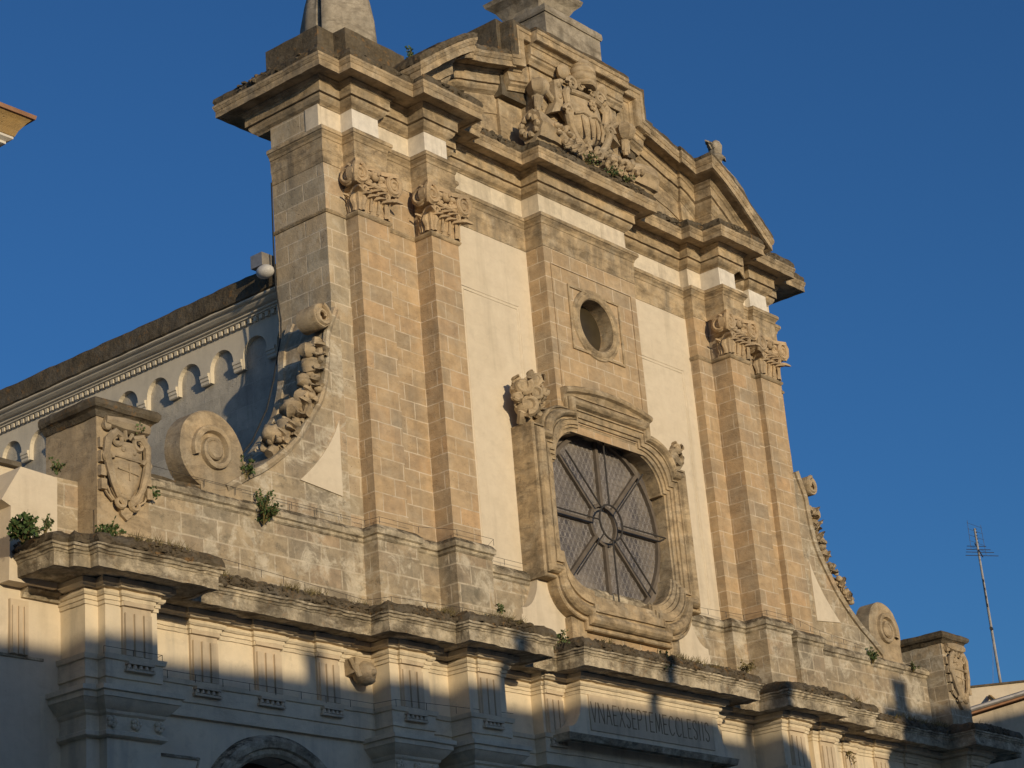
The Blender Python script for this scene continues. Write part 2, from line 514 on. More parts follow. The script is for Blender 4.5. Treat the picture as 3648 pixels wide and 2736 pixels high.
# architrave, frieze backing
m = MB(); sweep(m, LOWN, [(-.3, -3.76), (.01, -3.76), (.01, -3.55), (.04, -3.54), (.04, -3.29), (.07, -3.28), (.09, -3.21), (-.3, -3.21)], .3)
m.jitter(.007); add(m, 'lower_architrave', palem)
m = MB(); sweep(m, LOWN, [(-.3, -3.21), (-.01, -3.21), (-.01, -2.36), (-.3, -2.36)], .4)
fr = add(m.jitter(.006), 'lower_frieze', shade_plaster)
def triglyph(x0, x1, y, guttae=True):
    m = MB()
    w = x1 - x0
    n = 3
    m.box(x0, x1, y - .035, y + .02, -3.2, -2.46)
    for i in range(n):
        a = x0 + w * (i + .12) / n; b_ = x0 + w * (i + .88) / n
        m.prism([(a, -3.2), (b_, -3.2), (b_, -2.56 + .0), (a, -2.56)], y - .075, y - .03)
    m.box(x0 - .015, x1 + .015, y - .085, y, -2.46, -2.38)
    if guttae:
        m.box(x0 + .02, x1 - .02, y - .13, y - .03, -3.335, -3.30)
        for i in range(5):
            xx = x0 + w * (i + .5) / 5
            m.lathe((xx, y - .09, -3.40), [(.042, 0), (.02, .07)], 8)
        m.box(x0 + .0, x1 - .0, y - .115, y - .03, -3.44, -3.405)
    return m.jitter(.004, 5)
tri = [(-13.10, -12.56, -.42), (-11.19, -10.63, .25), (-9.83, -9.26, .25), (-8.43, -7.94, .25), (-6.86, -6.33, -.16), (-5.20, -4.68, -.46), (-2.80, -2.32, 0.)]
tri = [(a, b_, y) for a, b_, y in tri] + [(-b_, -a, y) for a, b_, y in tri[::-1]]
for a, b_, y in tri: add(triglyph(a, b_, y - .0), 'triglyph', trig_stone, fr)
# bed moulding and cornice of the lower entablature
BED = []
for p, q in zip(LOW, LOW[1:]):
    BED.append(p)
    if abs(p[1] - q[1]) < 1e-6 and q[0] > p[0]:
        for a, b_, y in tri:
            if p[0] + .04 < a and b_ < q[0] - .04 and abs(y - p[1]) < .02:
                BED += [(a - .02, p[1]), (a - .02, p[1] - .055), (b_ + .02, p[1] - .055), (b_ + .02, p[1])]
BED.append(LOW[-1])
m = MB(); sweep(m, BED, [(-.3, -2.46), (.012, -2.46), (.014, -2.40), (.035, -2.395), (.035, -2.335), (.06, -2.33), (.085, -2.30), (.09, -2.265), (.05, -2.26), (.05, -2.235), (.13, -2.23), (.16, -2.205), (.20, -2.195), (.20, -2.12), (-.3, -2.12)], .14)
m.jitter(.009, 6); bedm = add(m, 'bed_moulding', palem)
CORN = [(-13.95, .10), (-13.95, -.12), (-13.69, -.12), (-13.69, -.23), (-13.40, -.23), (-13.40, -.42), (-12.40, -.42), (-12.40, .25), (-7.10, .25), (-7.10, -.16), (-5.44, -.16), (-5.44, -.46), (-4.44, -.46), (-4.44, .25), (-2.3, .25), (-2.2, -.39)]
CORN[-2] = (-2.2, .25)
CORN = mirror(CORN)
m = MB(); sweep(m, CORN, [(-.3, -2.115), (.20, -2.115), (.58, -2.13), (.58, -2.15), (.645, -2.15), (.645, -1.955), (.66, -1.95), (.67, -1.92), (.695, -1.91), (.70, -1.87), (.73, -1.86), (.735, -1.83), (-.3, -1.83)], .11)
m.jitter(.018, 5.0); m.jitter(.008, 17)
lcorn = add(m, 'lower_cornice', lowmould)
m = MB(); sweep(m, CORN, [(-.3, -1.84), (.70, -1.832), (.72, -1.78), (.70, -1.72), (.66, -1.66), (.52, -1.60), (.25, -1.54), (-.3, -1.50)], .09)
m.jitter(.05, 3.2, 2.0)
m.jitter(.022, 11, 5.0)
add(m, 'lichen_ledge', mossy, lcorn)

LPROF = [(.25, -1.54), (.52, -1.595), (.66, -1.655), (.70, -1.72), (.72, -1.78), (.70, -1.83)]
UPROF = [(.05, 9.12), (.3, 9.10), (.44, 9.06), (.485, 9.0), (.50, 8.93), (.48, 8.865)]
def on_path(path, prof):
    segs = [(Vector(a), Vector(b_)) for a, b_ in zip(path, path[1:])]
    a, b_ = random.choices(segs, [(q - p).length for p, q in segs])[0]
    t = (b_ - a).normalized(); k = random.randrange(len(prof) - 1); f = random.random()
    d = prof[k][0] * (1 - f) + prof[k + 1][0] * f; z = prof[k][1] * (1 - f) + prof[k + 1][1] * f
    q = a.lerp(b_, random.uniform(-.03, 1.03)) + Vector((t.y, -t.x)) * d
    return Vector((q.x, q.y, z)), Vector((t.y, -t.x, 0))
def clumps(path, n, prof, r0, r1):
    m = MB()
    for i in range(n):
        q, _ = on_path(path, prof)
        if noise.noise(q * 1.3) < random.uniform(-.5, .25): continue
        r = r0 + (r1 - r0) * random.random() ** 2.5
        m.ell(q, r * random.uniform(1, 1.8), r * random.uniform(.8, 1.2), r * random.uniform(.5, .9), 6, 4)
    return m.jitter(.02, 14)
def dry_grass(path, n, prof):
    m = MB()
    for i in range(n):
        q, nn = on_path(path, prof)
        if noise.noise(q * .9 + Vector((3, 3, 3))) < random.uniform(-.1, .3): continue
        for k in range(random.randint(3, 7)):
            tip = q + Vector((random.gauss(0, .05), random.gauss(0, .05), random.uniform(.02, .13))) + nn * random.uniform(0, .08)
            sd_ = Vector((random.gauss(0, 1), random.gauss(0, 1), 0)).normalized() * .006
            m.face([q + sd_, q - sd_, tip - sd_ * .3, tip + sd_ * .3])
    return m
mo = add(clumps(CORN, 5200, LPROF, .018, .06), 'moss', mossy, lcorn); mo['kind'] = 'stuff'
mo = add(dry_grass(CORN, 1500, LPROF[:4]), 'dry_grass', leafm[2], lcorn); mo['kind'] = 'stuff'
# inscription tablet with scrolled ends
tab = MB()
def tabout():
    L = [(-2.2, -2.36), (-2.2, -2.5)]
    for i in range(9):
        t = i / 8
        L.append((-2.2 - .42 * (1 - math.cos(t * math.pi / 2)), -2.5 - .62 * math.sin(t * math.pi / 2)))
    L += [(-2.62, -3.24)]
    return L + [(-x, z) for x, z in L[::-1]]
tab.prism(tabout(), -.385, .1)
tabo = add(tab.jitter(.004), 'inscription_tablet', shade_plaster)
t2 = MB(); t2.box(-1.99, 1.99, -.41, -.38, -3.13, -2.46); add(t2, 'inscription_panel', trig_stone, tabo)
t3 = MB(); sweep(t3, [(-2.66, .2), (-2.66, -.39), (2.66, -.39), (2.66, .2)], [(-.1, -3.36), (.03, -3.36), (.05, -3.30), (.07, -3.24), (-.1, -3.24)], .3); add(t3.jitter(.006), 'tablet_shelf', lowmould, tabo)
GL = {'V': [[(0, 1), (.5, 0), (1, 1)]], 'N': [[(0, 0), (0, 1), (1, 0), (1, 1)]], 'A': [[(0, 0), (.5, 1), (1, 0)], [(.22, .42), (.78, .42)]],
      'E': [[(1, 1), (0, 1), (0, 0), (1, 0)], [(0, .52), (.8, .52)]], 'X': [[(0, 0), (1, 1)], [(0, 1), (1, 0)]],
      'S': [[(1, .86), (.8, .97), (.5, 1), (.15, .93), (0, .76), (.12, .6), (.5, .5), (.88, .39), (1, .22), (.85, .06), (.5, 0), (.2, .03), (0, .14)]],
      'P': [[(0, 0), (0, 1), (.6, 1), (.95, .9), (1, .74), (.9, .57), (.55, .5), (0, .5)]], 'T': [[(0, 1), (1, 1)], [(.5, 1), (.5, 0)]],
      'M': [[(0, 0), (.15, 1), (.5, .1), (.85, 1), (1, 0)]], 'C': [[(1, .85), (.75, .98), (.45, 1), (.15, .85), (0, .5), (.15, .15), (.45, 0), (.75, .02), (1, .15)]],
      'L': [[(0, 1), (0, 0), (1, 0)]], 'I': [[(.5, 1), (.5, 0)]]}
WD = {'I': .3, 'L': .75, 'E': .72, 'S': .75, 'T': .8, 'M': 1.25, 'C': 1.0, 'P': .8}
def lettering(text, x0, x1, z0, z1, y, w=.011):
    tot = sum((WD.get(c, 1.0) + .42) for c in text) - .42
    k = (x1 - x0) / tot
    m = MB(); x = x0
    for c in text:
        if c != ' ':
            cw = WD.get(c, 1.0) * k
            for st in GL[c]:
                pts = [(x + px * cw, z0 + pz * (z1 - z0)) for px, pz in st]
                for (ax, az), (bx, bz) in zip(pts, pts[1:]):
                    d = Vector((bx - ax, bz - az)); 
                    if d.length < 1e-6: continue
                    d.normalize(); nx, nz = -d.y * w, d.x * w
                    ex, ez = d.x * w * .6, d.y * w * .6
                    m.prism([(ax + nx - ex, az + nz - ez), (bx + nx + ex, bz + nz + ez), (bx - nx + ex, bz - nz + ez), (ax - nx - ex, az - nz - ez)], y - .004, y + .004)
        x += (WD.get(c, 1.0) + .42) * k
    return m
add(lettering('VNAEXSEPTEMECCLESIIS', -1.95, 1.82, -2.97, -2.60, -.41), 'lettering', incise, tabo)
# carved head on the frieze
m = MB(); m.box(-7.75, -7.28, .0, .26, -2.68, -2.42)
m.ell((-7.50, .04, -2.66), .20, .22, .20, 14, 9); m.ell((-7.50, -.14, -2.68), .06, .09, .06); m.ell((-7.58, -.10, -2.60), .05, .05, .03); m.ell((-7.43, -.10, -2.60), .05, .05, .03)
m.ell((-7.5, .0, -2.80), .13, .16, .08); m.tube([(-7.72, .1, -2.42), (-7.72, .02, -2.6), (-7.66, 0, -2.75)], .05); m.tube([(-7.30, .1, -2.42), (-7.30, .02, -2.6), (-7.35, 0, -2.75)], .05)
m.jitter(.02, 8); add(m, 'carved_head', carved, fr)

# ---- left end wall beyond the corner pilaster
m = MB(); m.box(-19.5, -13.9, .95, 2.2, GZ, -.12, .5)
m.box(-19.5, -13.60, .31, .95, GZ, -2.2, .5)
m.prism([(-14.74, -2.2), (-14.73, -1.09), (-14.88, -1.02), (-14.55, -.47), (-13.90, -.50), (-13.90, -2.2)], .05, .96)
m.jitter(.02, 1.5); lw = add(m, 'side_wall', plaster)
m = MB(); m.box(-14.57, -14.25, .25, .31, -3.2, -2.4)
for a in (-14.52, -14.41, -14.31): m.box(a - .03, a + .03, .22, .25, -3.2, -2.5)
add(m.jitter(.004), 'corner_triglyph', trig_stone, lw)
m = MB(); m.box(-19.5, -13.95, .29, .33, -3.24, -3.2); sweep(m, [(-14.35, .30), (-13.64, .30)], [(-.1, -2.35), (.05, -2.35), (.08, -2.28), (.16, -2.24), (.16, -2.16), (-.1, -2.16)]); add(m.jitter(.006), 'string_course', lowmould, lw)
m = MB(); m.box(-19.5, -13.9, .85, 2.3, -.12, -.04, .3); add(m.jitter(.03, 3), 'wall_coping', mossy, lw)

# ---- attic base of the upper storey -------------------------------
UPB = [(-12.30, 1.0), (-12.30, .24), (-7.13, .24), (-7.13, -.10), (-6.10, -.10), (-6.10, .05), (-5.42, .05), (-5.42, -.38), (-4.45, -.38), (-4.45, .14), (-3.95, .14), (-3.95, .36), (-2.6, .36)]
m = MB(); sweep(m, mirror(UPB), [(-.6, -1.62), (.0, -1.62), (.0, -.30), (-.6, -.30)], .35); abase = add(m.jitter(.008, 2), 'attic_base', wing_stone)
m = MB(); sweep(m, mirror(UPB), [(-.6, -.30), (.0, -.30), (.03, -.27), (.03, -.22), (.07, -.20), (.075, -.11), (.03, -.05), (-.02, -.01), (-.6, 0.0)], .2)
add(m.jitter(.010, 4), 'base_moulding', lowmould, abase)
# ---- upper wall and central bay
m = MB(); m.box(-4.6, -1.95, .45, 1.2, -.9, 7.0, .6); m.box(1.95, 4.6, .45, 1.2, -.9, 7.0, .6); m.box(-1.95, -1.45, .45, .9, 3.3, 7.0, .6); m.box(1.45, 1.95, .45, .9, 3.3, 7.0, .6); m.box(-1.45, 1.45, .45, .5, 3.3, 4.7, .6); m.box(-1.95, 1.95, .45, 1.2, -.9, -.58, .6); wall = add(m, 'upper_wall', plaster)
for s in (-1, 1):    # sunk panel mouldings on the plaster fields
    m = MB()
    xa, xb = sorted((s * 1.62, s * 4.02)); ia, ib = sorted((s * 1.95, s * 3.72))
    for o_ in (0, .07):
        m.tube([(ia + o_, .45, .30), (ia + o_, .45, 5.62 - o_), (ib - o_, .45, 5.62 - o_), (ib - o_, .45, .30)], .013, 5)
    add(m, 'panel_moulding', plaster, wall)
m = MB()
hole = arc_pts(0, 5.57, .57, 0, 360, 40)[:-1]
def ring_plate(m, hx, z0, z1, circ, y):
    cz = 5.57
    for i in range(len(circ)):
        a, b_ = circ[i], circ[(i + 1) % len(circ)]
        def outp(p):
            dx, dz = p[0], p[1] - cz
            t = min((hx / abs(dx)) if abs(dx) > 1e-9 else 1e9, ((z1 - cz) / dz) if dz > 1e-9 else 1e9, ((z0 - cz) / dz) if dz < -1e-9 else 1e9)
            return (dx * t, cz + dz * t)
        p, q = outp(a), outp(b_)
        m.face([(a[0], y, a[1]), (b_[0], y, b_[1]), (q[0], y, q[1]), (p[0], y, p[1])])
        # corner filler
        if abs(p[0]) < hx - 1e-6 and abs(q[0]) > hx - 1e-6 or abs(q[0]) < hx - 1e-6 and abs(p[0]) > hx - 1e-6:
            cxn = hx if (p[0] + q[0]) > 0 else -hx
            czn = z1 if (p[1] + q[1]) / 2 > cz else z0
            m.face([(p[0], y, p[1]), (q[0], y, q[1]), (cxn, y, czn)])
ring_plate(m, 1.54, 4.6, 6.95, hole, 0.0)
m.grid([[(x, 0.0, z) for x, z in hole], [(x, .36, z) for x, z in hole]], True, True)
for s in (-1, 1): m.grid([[(s * 1.54, y, z) for y in (0, .15, .3, .45)] for z in [i * .5 + 3.0 for i in range(8)] + [6.95]])
m.grid([[(x, 0, z) for x in (-1.54, -.77, 0, .77, 1.54)] for z in (3.0, 3.5, 4.0, 4.6)])
bay = add(m, 'central_bay', ash_stone, smooth=False)
m = MB()
def rect_frame(m, hx, z0, z1, w, y0, y1):
    for a in ((-hx, hx, z1 - w, z1), (-hx, hx, z0, z0 + w), (-hx, -hx + w, z0 + w, z1 - w), (hx - w, hx, z0 + w, z1 - w)):
        m.box(a[0], a[1], y0, y1, a[2], a[3])
rect_frame(m, 1.36, 3.2, 6.62, .022, -.022, .004)
add(m, 'panel_moulding', ash_stone, bay)
m = MB(); rect_frame(m, .87, 4.86, 6.28, .05, -.035, .004)
rows = []
for k in range(49):
    a = 2 * math.pi * k / 48
    rows.append([((.57 + d) * math.cos(a), y, 5.57 + (.57 + d) * math.sin(a)) for d, y in ((-.0, .3), (-.005, -.02), (.02, -.05), (.07, -.06), (.12, -.045), (.14, -.025), (.20, -.03), (.22, .01))])
m.grid(rows, True)
ocu = add(m, 'oculus_frame', mould, bay)
m = MB(); m.disc((0, .36, 5.57), (0, -1, 0), .58, .05, 32); add(m, 'oculus_glass', dark_glass, ocu)

# ---- pilasters
def cap_mesh(w, dep):
    """composite pilaster capital, local: bottom centre of the front face at origin"""
    m = MB(); hw = w / 2
    m.box(-hw * .93, hw * .93, .05, dep, 0.0, .90)
    m.box(-hw, hw, .0, dep, -.01, .10)
    sweep(m, [(-hw, dep), (-hw, 0), (hw, 0), (hw, dep)], [(-.02, .46), (.01, .46), (.05, .49), (.06, .52), (.02, .55), (-.02, .55)], .3)
    # lower leaves
    for x in (-.29, -.10, .10, .29):
        m.leaf((x, .01, 0.03), (0, 0, 1), (0, -1, 0), (1, 0, 0), .50, .22, .95, .045)
        m.tube([(x, -.03, .06), (x, -.06, .22), (x, -.075, .34)], [.03, .026, .02], 6)
    for x in (-.19, 0, .19):
        m.leaf((x, .03, 0.20), (0, 0, 1), (0, -1, 0), (1, 0, 0), .46, .18, .9, .045)
    for x in (-.30, .30): m.spiral((x, -.10, .43), (1 if x < 0 else -1, 0, 0), (0, 0, 1), .085, .02, 1.2, .035, 18, 0)
    for s in (-1, 1):
        d = Vector((s, -1, 0)).normalized()
        m.leaf((s * (hw - .02), .0, .02), (0, 0, 1), d, Vector((s * 1, 1, 0)).normalized() * -1, .60, .27, .85, .055)
        m.leaf((s * hw, min(.22, dep * .6), .02), (0, 0, 1), (s, 0, 0), (0, 1, 0), .44, .20, .62, .035)
        m.ell((s * (hw - .02), -.06, .56), .085, .085, .085, 10, 7, None, 5, .12)
        m.tube([(s * (hw - .05), -.02, .2), (s * (hw - .04), -.05, .5)], .04)
        # corner volutes: front and side faces
        cx, cz = s * (hw + .05), .70
        m.disc((cx, .02, cz), (0, -1, 0), .205, .17, 22, .02)
        m.spiral((cx, -.155, cz), (s, 0, 0), (0, 0, 1), .18, .035, 1.8, .042, 44, math.pi * .6)
        m.ell((cx, -.14, cz), .045, .04, .045, 8, 6)
        m.disc((s * (hw - .10), .07, cz), (s, 0, 0), .205, .28, 22, .02)
        m.spiral((s * (hw + .18), .07, cz), (0, 1, 0), (0, 0, 1), .18, .035, 1.8, .042, 44, math.pi * .6)
        m.ell((s * (hw + .17), .07, cz), .04, .045, .045, 8, 6)
        # strap over the corner
        m.tube([(s * (hw + .1), -.16, .94), (s * (hw + .19), -.17, .80), (s * (hw + .20), -.16, .62), (s * (hw + .16), -.12, .52)], [.06, .065, .05, .03])
        m.ell((s * hw * .6, -.07, .66), .10, .06, .08); m.ell((s * hw * .45, -.09, .78), .09, .07, .06)
    # central mask and foliage between the volutes
    m.ell((0, -.10, .80), .11, .09, .12, 12, 8); m.ell((0, -.18, .79), .035, .05, .045); m.ell((-.05, -.16, .83), .03, .03, .02); m.ell((.05, -.16, .83), .03, .03, .02)
    for i in range(9):
        a = i / 8 * math.pi * 2
        m.ell((.17 * math.cos(a), -.07, .72 + .10 * math.sin(a)), .055, .06, .045, 8, 6)
    for x in (-.32, .32): m.tube([(x * .3, -.08, .60), (x * .8, -.10, .64), (x * 1.0, -.10, .74), (x * .7, -.09, .80)], [.03, .045, .045, .03])
    m.tube([(-hw, -.07, .60), (-.2, -.09, .585), (0, -.09, .58), (.2, -.09, .585), (hw, -.07, .60)], .035)
    # abacus with concave side
    ab = [(-hw - .20, -.19), (-hw - .13, -.22), (-.2, -.09), (-.09, -.13), (.09, -.13), (.2, -.09), (hw + .13, -.22), (hw + .20, -.19), (hw + .10, .1), (hw + .10, dep), (-hw - .10, dep), (-hw - .10, .1)]
    for z0, z1, k in ((.87, .955, 1.0),):
        m.face([(x * k, y * k, z1) for x, y in ab]); m.face([(x * k, y * k, z0) for x, y in ab[::-1]])
        for i in range(len(ab)):
            p, q = ab[i], ab[(i + 1) % len(ab)]
            m.face([(p[0], p[1], z0), (q[0], q[1], z0), (q[0], q[1], z1), (p[0], p[1], z1)])
    m.jitter(.008, 7)
    return m
PIL = [(-7.016, -6.19, 0., .30), (-5.317, -4.561, -.275, .20), (4.561, 5.317, -.275, .20), (6.19, 7.016, 0., .30)]
cap_src = None
for (x0, x1, y, yb) in PIL:
    m = MB(); m.box(x0, x1, y, .5, -.02, 6.0, .33); m.box(x0 + .02, x1 - .02, y + .03, .5, 6.0, 6.96, .3)
    p = add(m.jitter(.007, 3), 'pilaster', ash_stone)
    m = MB(); sweep(m, [(x0, yb + .1), (x0, y), (x1, y), (x1, yb + .1)], [(-.1, 5.93), (.015, 5.93), (.035, 5.95), (.05, 5.98), (.045, 6.01), (.02, 6.03), (-.1, 6.03)], .25)
    add(m.jitter(.005, 5), 'astragal', mould, p)
    if cap_src is None:
        cap_src = add(cap_mesh(.80, .30), 'capital', capstone, p)
        cap_src.location = ((x0 + x1) / 2, y, 6.02)
    else:
        c = cap_src.copy(); C.objects.link(c); c.parent = p; c.location = ((x0 + x1) / 2, y, 6.02)
# recess between the pilasters, strip beside the inner one, outer piers
for s in (-1, 1):
    m = MB(); a, b_ = sorted((s * 6.19, s * 5.317)); m.box(a, b_, .14, .6, -.02, 6.95, .33)
    a, b_ = sorted((s * 4.561, s * 4.05)); m.box(a, b_, .227, .6, -.02, 6.95, .33)
    bk = add(m.jitter(.006, 3), 'backing_strip', ash_stone)
    m = MB(); a, b_ = sorted((s * 6.15, s * 5.36)); sweep(m, [(a, .14), (b_, .14)], [(-.1, 5.93), (.01, 5.93), (.03, 5.97), (.02, 6.02), (-.1, 6.02)]); add(m, 'astragal', mould, bk); m = MB()
    a, b_ = sorted((s * 4.52, s * 4.05))
    if s < 0: sweep(m, [(a, .227), (b_, .227), (b_, .45)], [(-.1, 5.93), (.01, 5.93), (.03, 5.97), (.02, 6.02), (-.1, 6.02)])
    else: sweep(m, [(a, .45), (a, .227), (b_, .227)], [(-.1, 5.93), (.01, 5.93), (.03, 5.97), (.02, 6.02), (-.1, 6.02)])
    add(m, 'strip_astragal', mould, bk)
    m = MB(); a, b_ = sorted((s * 7.55, s * 6.9)); m.box(a, b_, .295, 1.63, -.02, 6.95, .36)
    pr = add(m.jitter(.010, 3), 'corner_pier', pier_stone if s < 0 else ash_stone)
    m = MB(); pp = [(-7.55, 1.66), (-7.55, .295), (-7.03, .295)]
    if s > 0: pp = [(-x, y) for x, y in pp[::-1]]
    sweep(m, pp, [(-.1, 5.94), (.02, 5.94), (.04, 5.97), (.02, 6.01), (-.1, 6.01)], .2); add(m.jitter(.006, 5), 'astragal', mould, pr)

# ---- upper entablature
UE = [(-7.55, 1.63), (-7.55, .295), (-7.016, .295), (-7.016, 0.), (-6.19, 0.), (-6.19, .14), (-5.317, .14), (-5.317, -.275), (-4.561, -.275), (-4.561, .227), (-4.05, .227), (-4.05, .45), (-1.54, .45), (-1.54, 0.)]
UC = [(-6.9, 2.12), (-7.55, 2.12), (-7.55, .295), (-7.016, .295), (-7.016, 0.), (-5.317, 0.), (-5.317, -.275), (-4.561, -.275), (-4.561, .227), (-4.05, .227), (-4.05, .45), (-1.54, .45), (-1.54, 0.)]
m = MB(); sweep(m, mirror(UE), [(-.4, 6.95), (.012, 6.95), (.014, 7.17), (.02, 7.18), (.024, 7.20), (.03, 7.21), (.03, 7.44), (.045, 7.45), (.055, 7.50), (.09, 7.54), (.10, 7.56), (.12, 7.57), (.12, 7.63), (.10, 7.66), (-.4, 7.66)], .25)
add(m.jitter(.006, 4), 'architrave', mould)
m = MB(); sweep(m, mirror(UE[1:]), [(-.4, 7.66), (-.066, 7.66), (-.066, 8.18), (-.4, 8.18)], .6); frz = add(m, 'frieze', creamf)
for (x0, x1, y, yb) in PIL:
    m = MB(); sweep(m, [(x0, yb + .1), (x0, y), (x1, y), (x1, yb + .1)], [(-.1, 7.662), (-.058, 7.662), (-.058, 8.178), (-.1, 8.178)], .6); add(m.jitter(.003, 3), 'frieze_block', white, frz)
m = MB(); m.box(-7.535, -7.0, .35, 1.62, 7.655, 8.175, .36)
m.v = [(x, y + .012, z) for x, y, z in m.v]
add(m, 'frieze_return', pier_stone, frz)
m = MB(); sweep(m, mirror([(-6.9, 2.05), (-7.55, 2.05)] + UE[1:]), [(-.4, 8.165), (-.05, 8.165), (-.03, 8.19), (.03, 8.23), (.07, 8.29), (.08, 8.34), (.05, 8.355), (.12, 8.36), (.12, 8.55), (.14, 8.56), (.16, 8.60), (.20, 8.625), (.20, 8.65), (-.4, 8.65)], .25)
add(m.jitter(.008, 5), 'cornice_bed', mould)
UCM = [(x + (.38 if x > 7.5 else 0), y) for x, y in mirror(UC)]      # the right end oversails further
m = MB(); sweep(m, UCM, [(-.8, 8.645), (.18, 8.645), (.42, 8.625), (.42, 8.61), (.475, 8.61), (.475, 8.74), (.485, 8.745), (.50, 8.78), (.505, 8.80), (.515, 8.81), (.515, 8.86), (-.8, 8.86)], .16)
ucorn = add(m.jitter(.011, 5), 'upper_cornice', mould)
def upper_ledge(path, amp=.03):
    m = MB(); sweep(m, path, [(-.4, 8.85), (.48, 8.862), (.50, 8.93), (.485, 9.00), (.44, 9.06), (.3, 9.10), (-.4, 9.14)], .10)
    m.jitter(amp, 3.5, 3.); m.jitter(amp * .5, 12, 4.); return m
add(upper_ledge(UCM), 'lichen_ledge', mossy, ucorn)

mo = add(clumps(UCM, 2600, UPROF, .018, .06), 'moss', mossy, ucorn); mo['kind'] = 'stuff'
# ---- curved pediment
TOP = [(6.55, 9.05), (6.1, 9.40), (5.65, 9.74), (5.2, 10.07), (4.7, 10.40), (4.1, 10.70), (3.4, 10.88), (2.9, 11.02), (2.35, 11.16)]
def smooth_curve(P, n=5):
    out = []
    for i in range(len(P) - 1):
        p0, p1, p2, p3 = (Vector(P[max(0, i - 1)]), Vector(P[i]), Vector(P[i + 1]), Vector(P[min(len(P) - 1, i + 2)]))
        for k in range(n):
            t = k / n
            out.append(.5 * ((2 * p1) + (-p0 + p2) * t + (2 * p0 - 5 * p1 + 4 * p2 - p3) * t * t + (-p0 + 3 * p1 - 3 * p2 + p3) * t ** 3))
    out.append(Vector(P[-1]))
    return out
CUR = smooth_curve(TOP, 5)
RAKE = [(-.80, .0), (-.80, .04), (-.72, .07), (-.68, .12), (-.64, .13), (-.62, .10), (-.60, .14), (-.42, .14), (-.41, .17), (-.38, .19), (-.36, .22), (-.35, .31), (-.34, .335), (-.20, .335), (-.19, .355), (-.14, .37), (-.13, .37), (-.11, .36)]
SLAB = [(-.115, -.2), (-.115, .355), (-.06, .365), (-.02, .34), (.0, .25), (.02, -1.0)]
def rake(mb, pts, prof, y, s=1):
    """pts: outer curve (x,z) run; profile (h offset from the curve along its normal, projection towards -y)"""
    rows = []
    n = len(pts)
    nrm = []
    for i in range(n):
        ns = []
        if i > 0: t = (pts[i] - pts[i - 1]).normalized(); ns.append(Vector((t.y, -t.x)))
        if i < n - 1: t = (pts[i + 1] - pts[i]).normalized(); ns.append(Vector((t.y, -t.x)))
        if len(ns) == 2:
            b_ = ns[0] + ns[1]; nrm.append(b_ / max(.3, 1 + ns[0].dot(ns[1])))
        else: nrm.append(ns[0])
    for i in range(n):
        rows.append([(s * (pts[i].x + nrm[i].x * h), y - p, pts[i].y + nrm[i].y * h) for h, p in prof])
    mb.grid(rows); mb.face(rows[0]); mb.face(rows[-1][::-1])
def cut(pts, xa, xb): return [p for p in pts if xb - 1e-6 <= p.x <= xa + 1e-6]
def dens(pts, d=.14):
    out = []
    for a, b_ in zip(pts, pts[1:]):
        k = max(1, int((b_ - a).length / d))
        out += [a.lerp(b_, i / k) for i in range(k)]
    return out + [pts[-1]]
YT = .10
def topz(x):
    x = abs(x)
    P_ = CUR
    if x >= P_[0].x:
        sl_ = (P_[1].y - P_[0].y) / (P_[1].x - P_[0].x); return P_[0].y + sl_ * (x - P_[0].x), sl_
    for a, b_ in zip(P_, P_[1:]):
        if b_.x <= x <= a.x:
            return a.y + (b_.y - a.y) * (a.x - x) / (a.x - b_.x), (b_.y - a.y) / (b_.x - a.x)
    return P_[-1].y, -.2
XS = .30                                  # the left half sits this much closer to the axis
def lift(mb):
    out = []
    for x, y, h in mb.v:
        xx = x if x > 0 else -x + XS
        t, sl_ = topz(xx)
        # soften the slope so the mouldings keep an even thickness
        k = math.sqrt(1 + min(1.0, abs(topz(max(2.4, xx - .25))[1] + topz(xx + .25)[1]) / 2) ** 2)
        out.append((x, y, (t - .12) + (h - .70) * k if h > -5 else 8.88))
    mb.v = out
    return mb
RIGHT = [(2.36, .26), (4.05, .26), (4.05, .19), (4.561, .19), (4.561, -.275), (5.78, -.275), (5.78, .6)]
LEFT = [(-(x - .22), y) for x, y in RIGHT[::-1]]
LEFT[0] = (-5.36, .6); LEFT[1] = (-5.36, -.275); LEFT[2] = (-4.561, -.275); LEFT[3] = (-4.561, .19); LEFT[4] = (-4.05, .19); LEFT[5] = (-4.05, .26)
RKP = [(-.9, .0), (-.05, .0), (-.03, .02), (.03, .06), (.07, .12), (.08, .17), (.05, .185), (.12, .19), (.12, .38), (.14, .39), (.16, .43), (.20, .455), (.20, .475), (.40, .465), (.40, .45), (.46, .45), (.46, .57), (.475, .575), (.49, .61), (.495, .63), (.505, .64), (.505, .70), (-.9, .70)]
RKS = [(-.9, .695), (.485, .70), (.50, .76), (.47, .82), (.3, .85), (-1.4, .88)]
tymp = MB(); tymp.box(-2.25, 2.4, .26, 1.0, 8.88, 11.9, .4)
ped = add(tymp, 'pediment', mould)
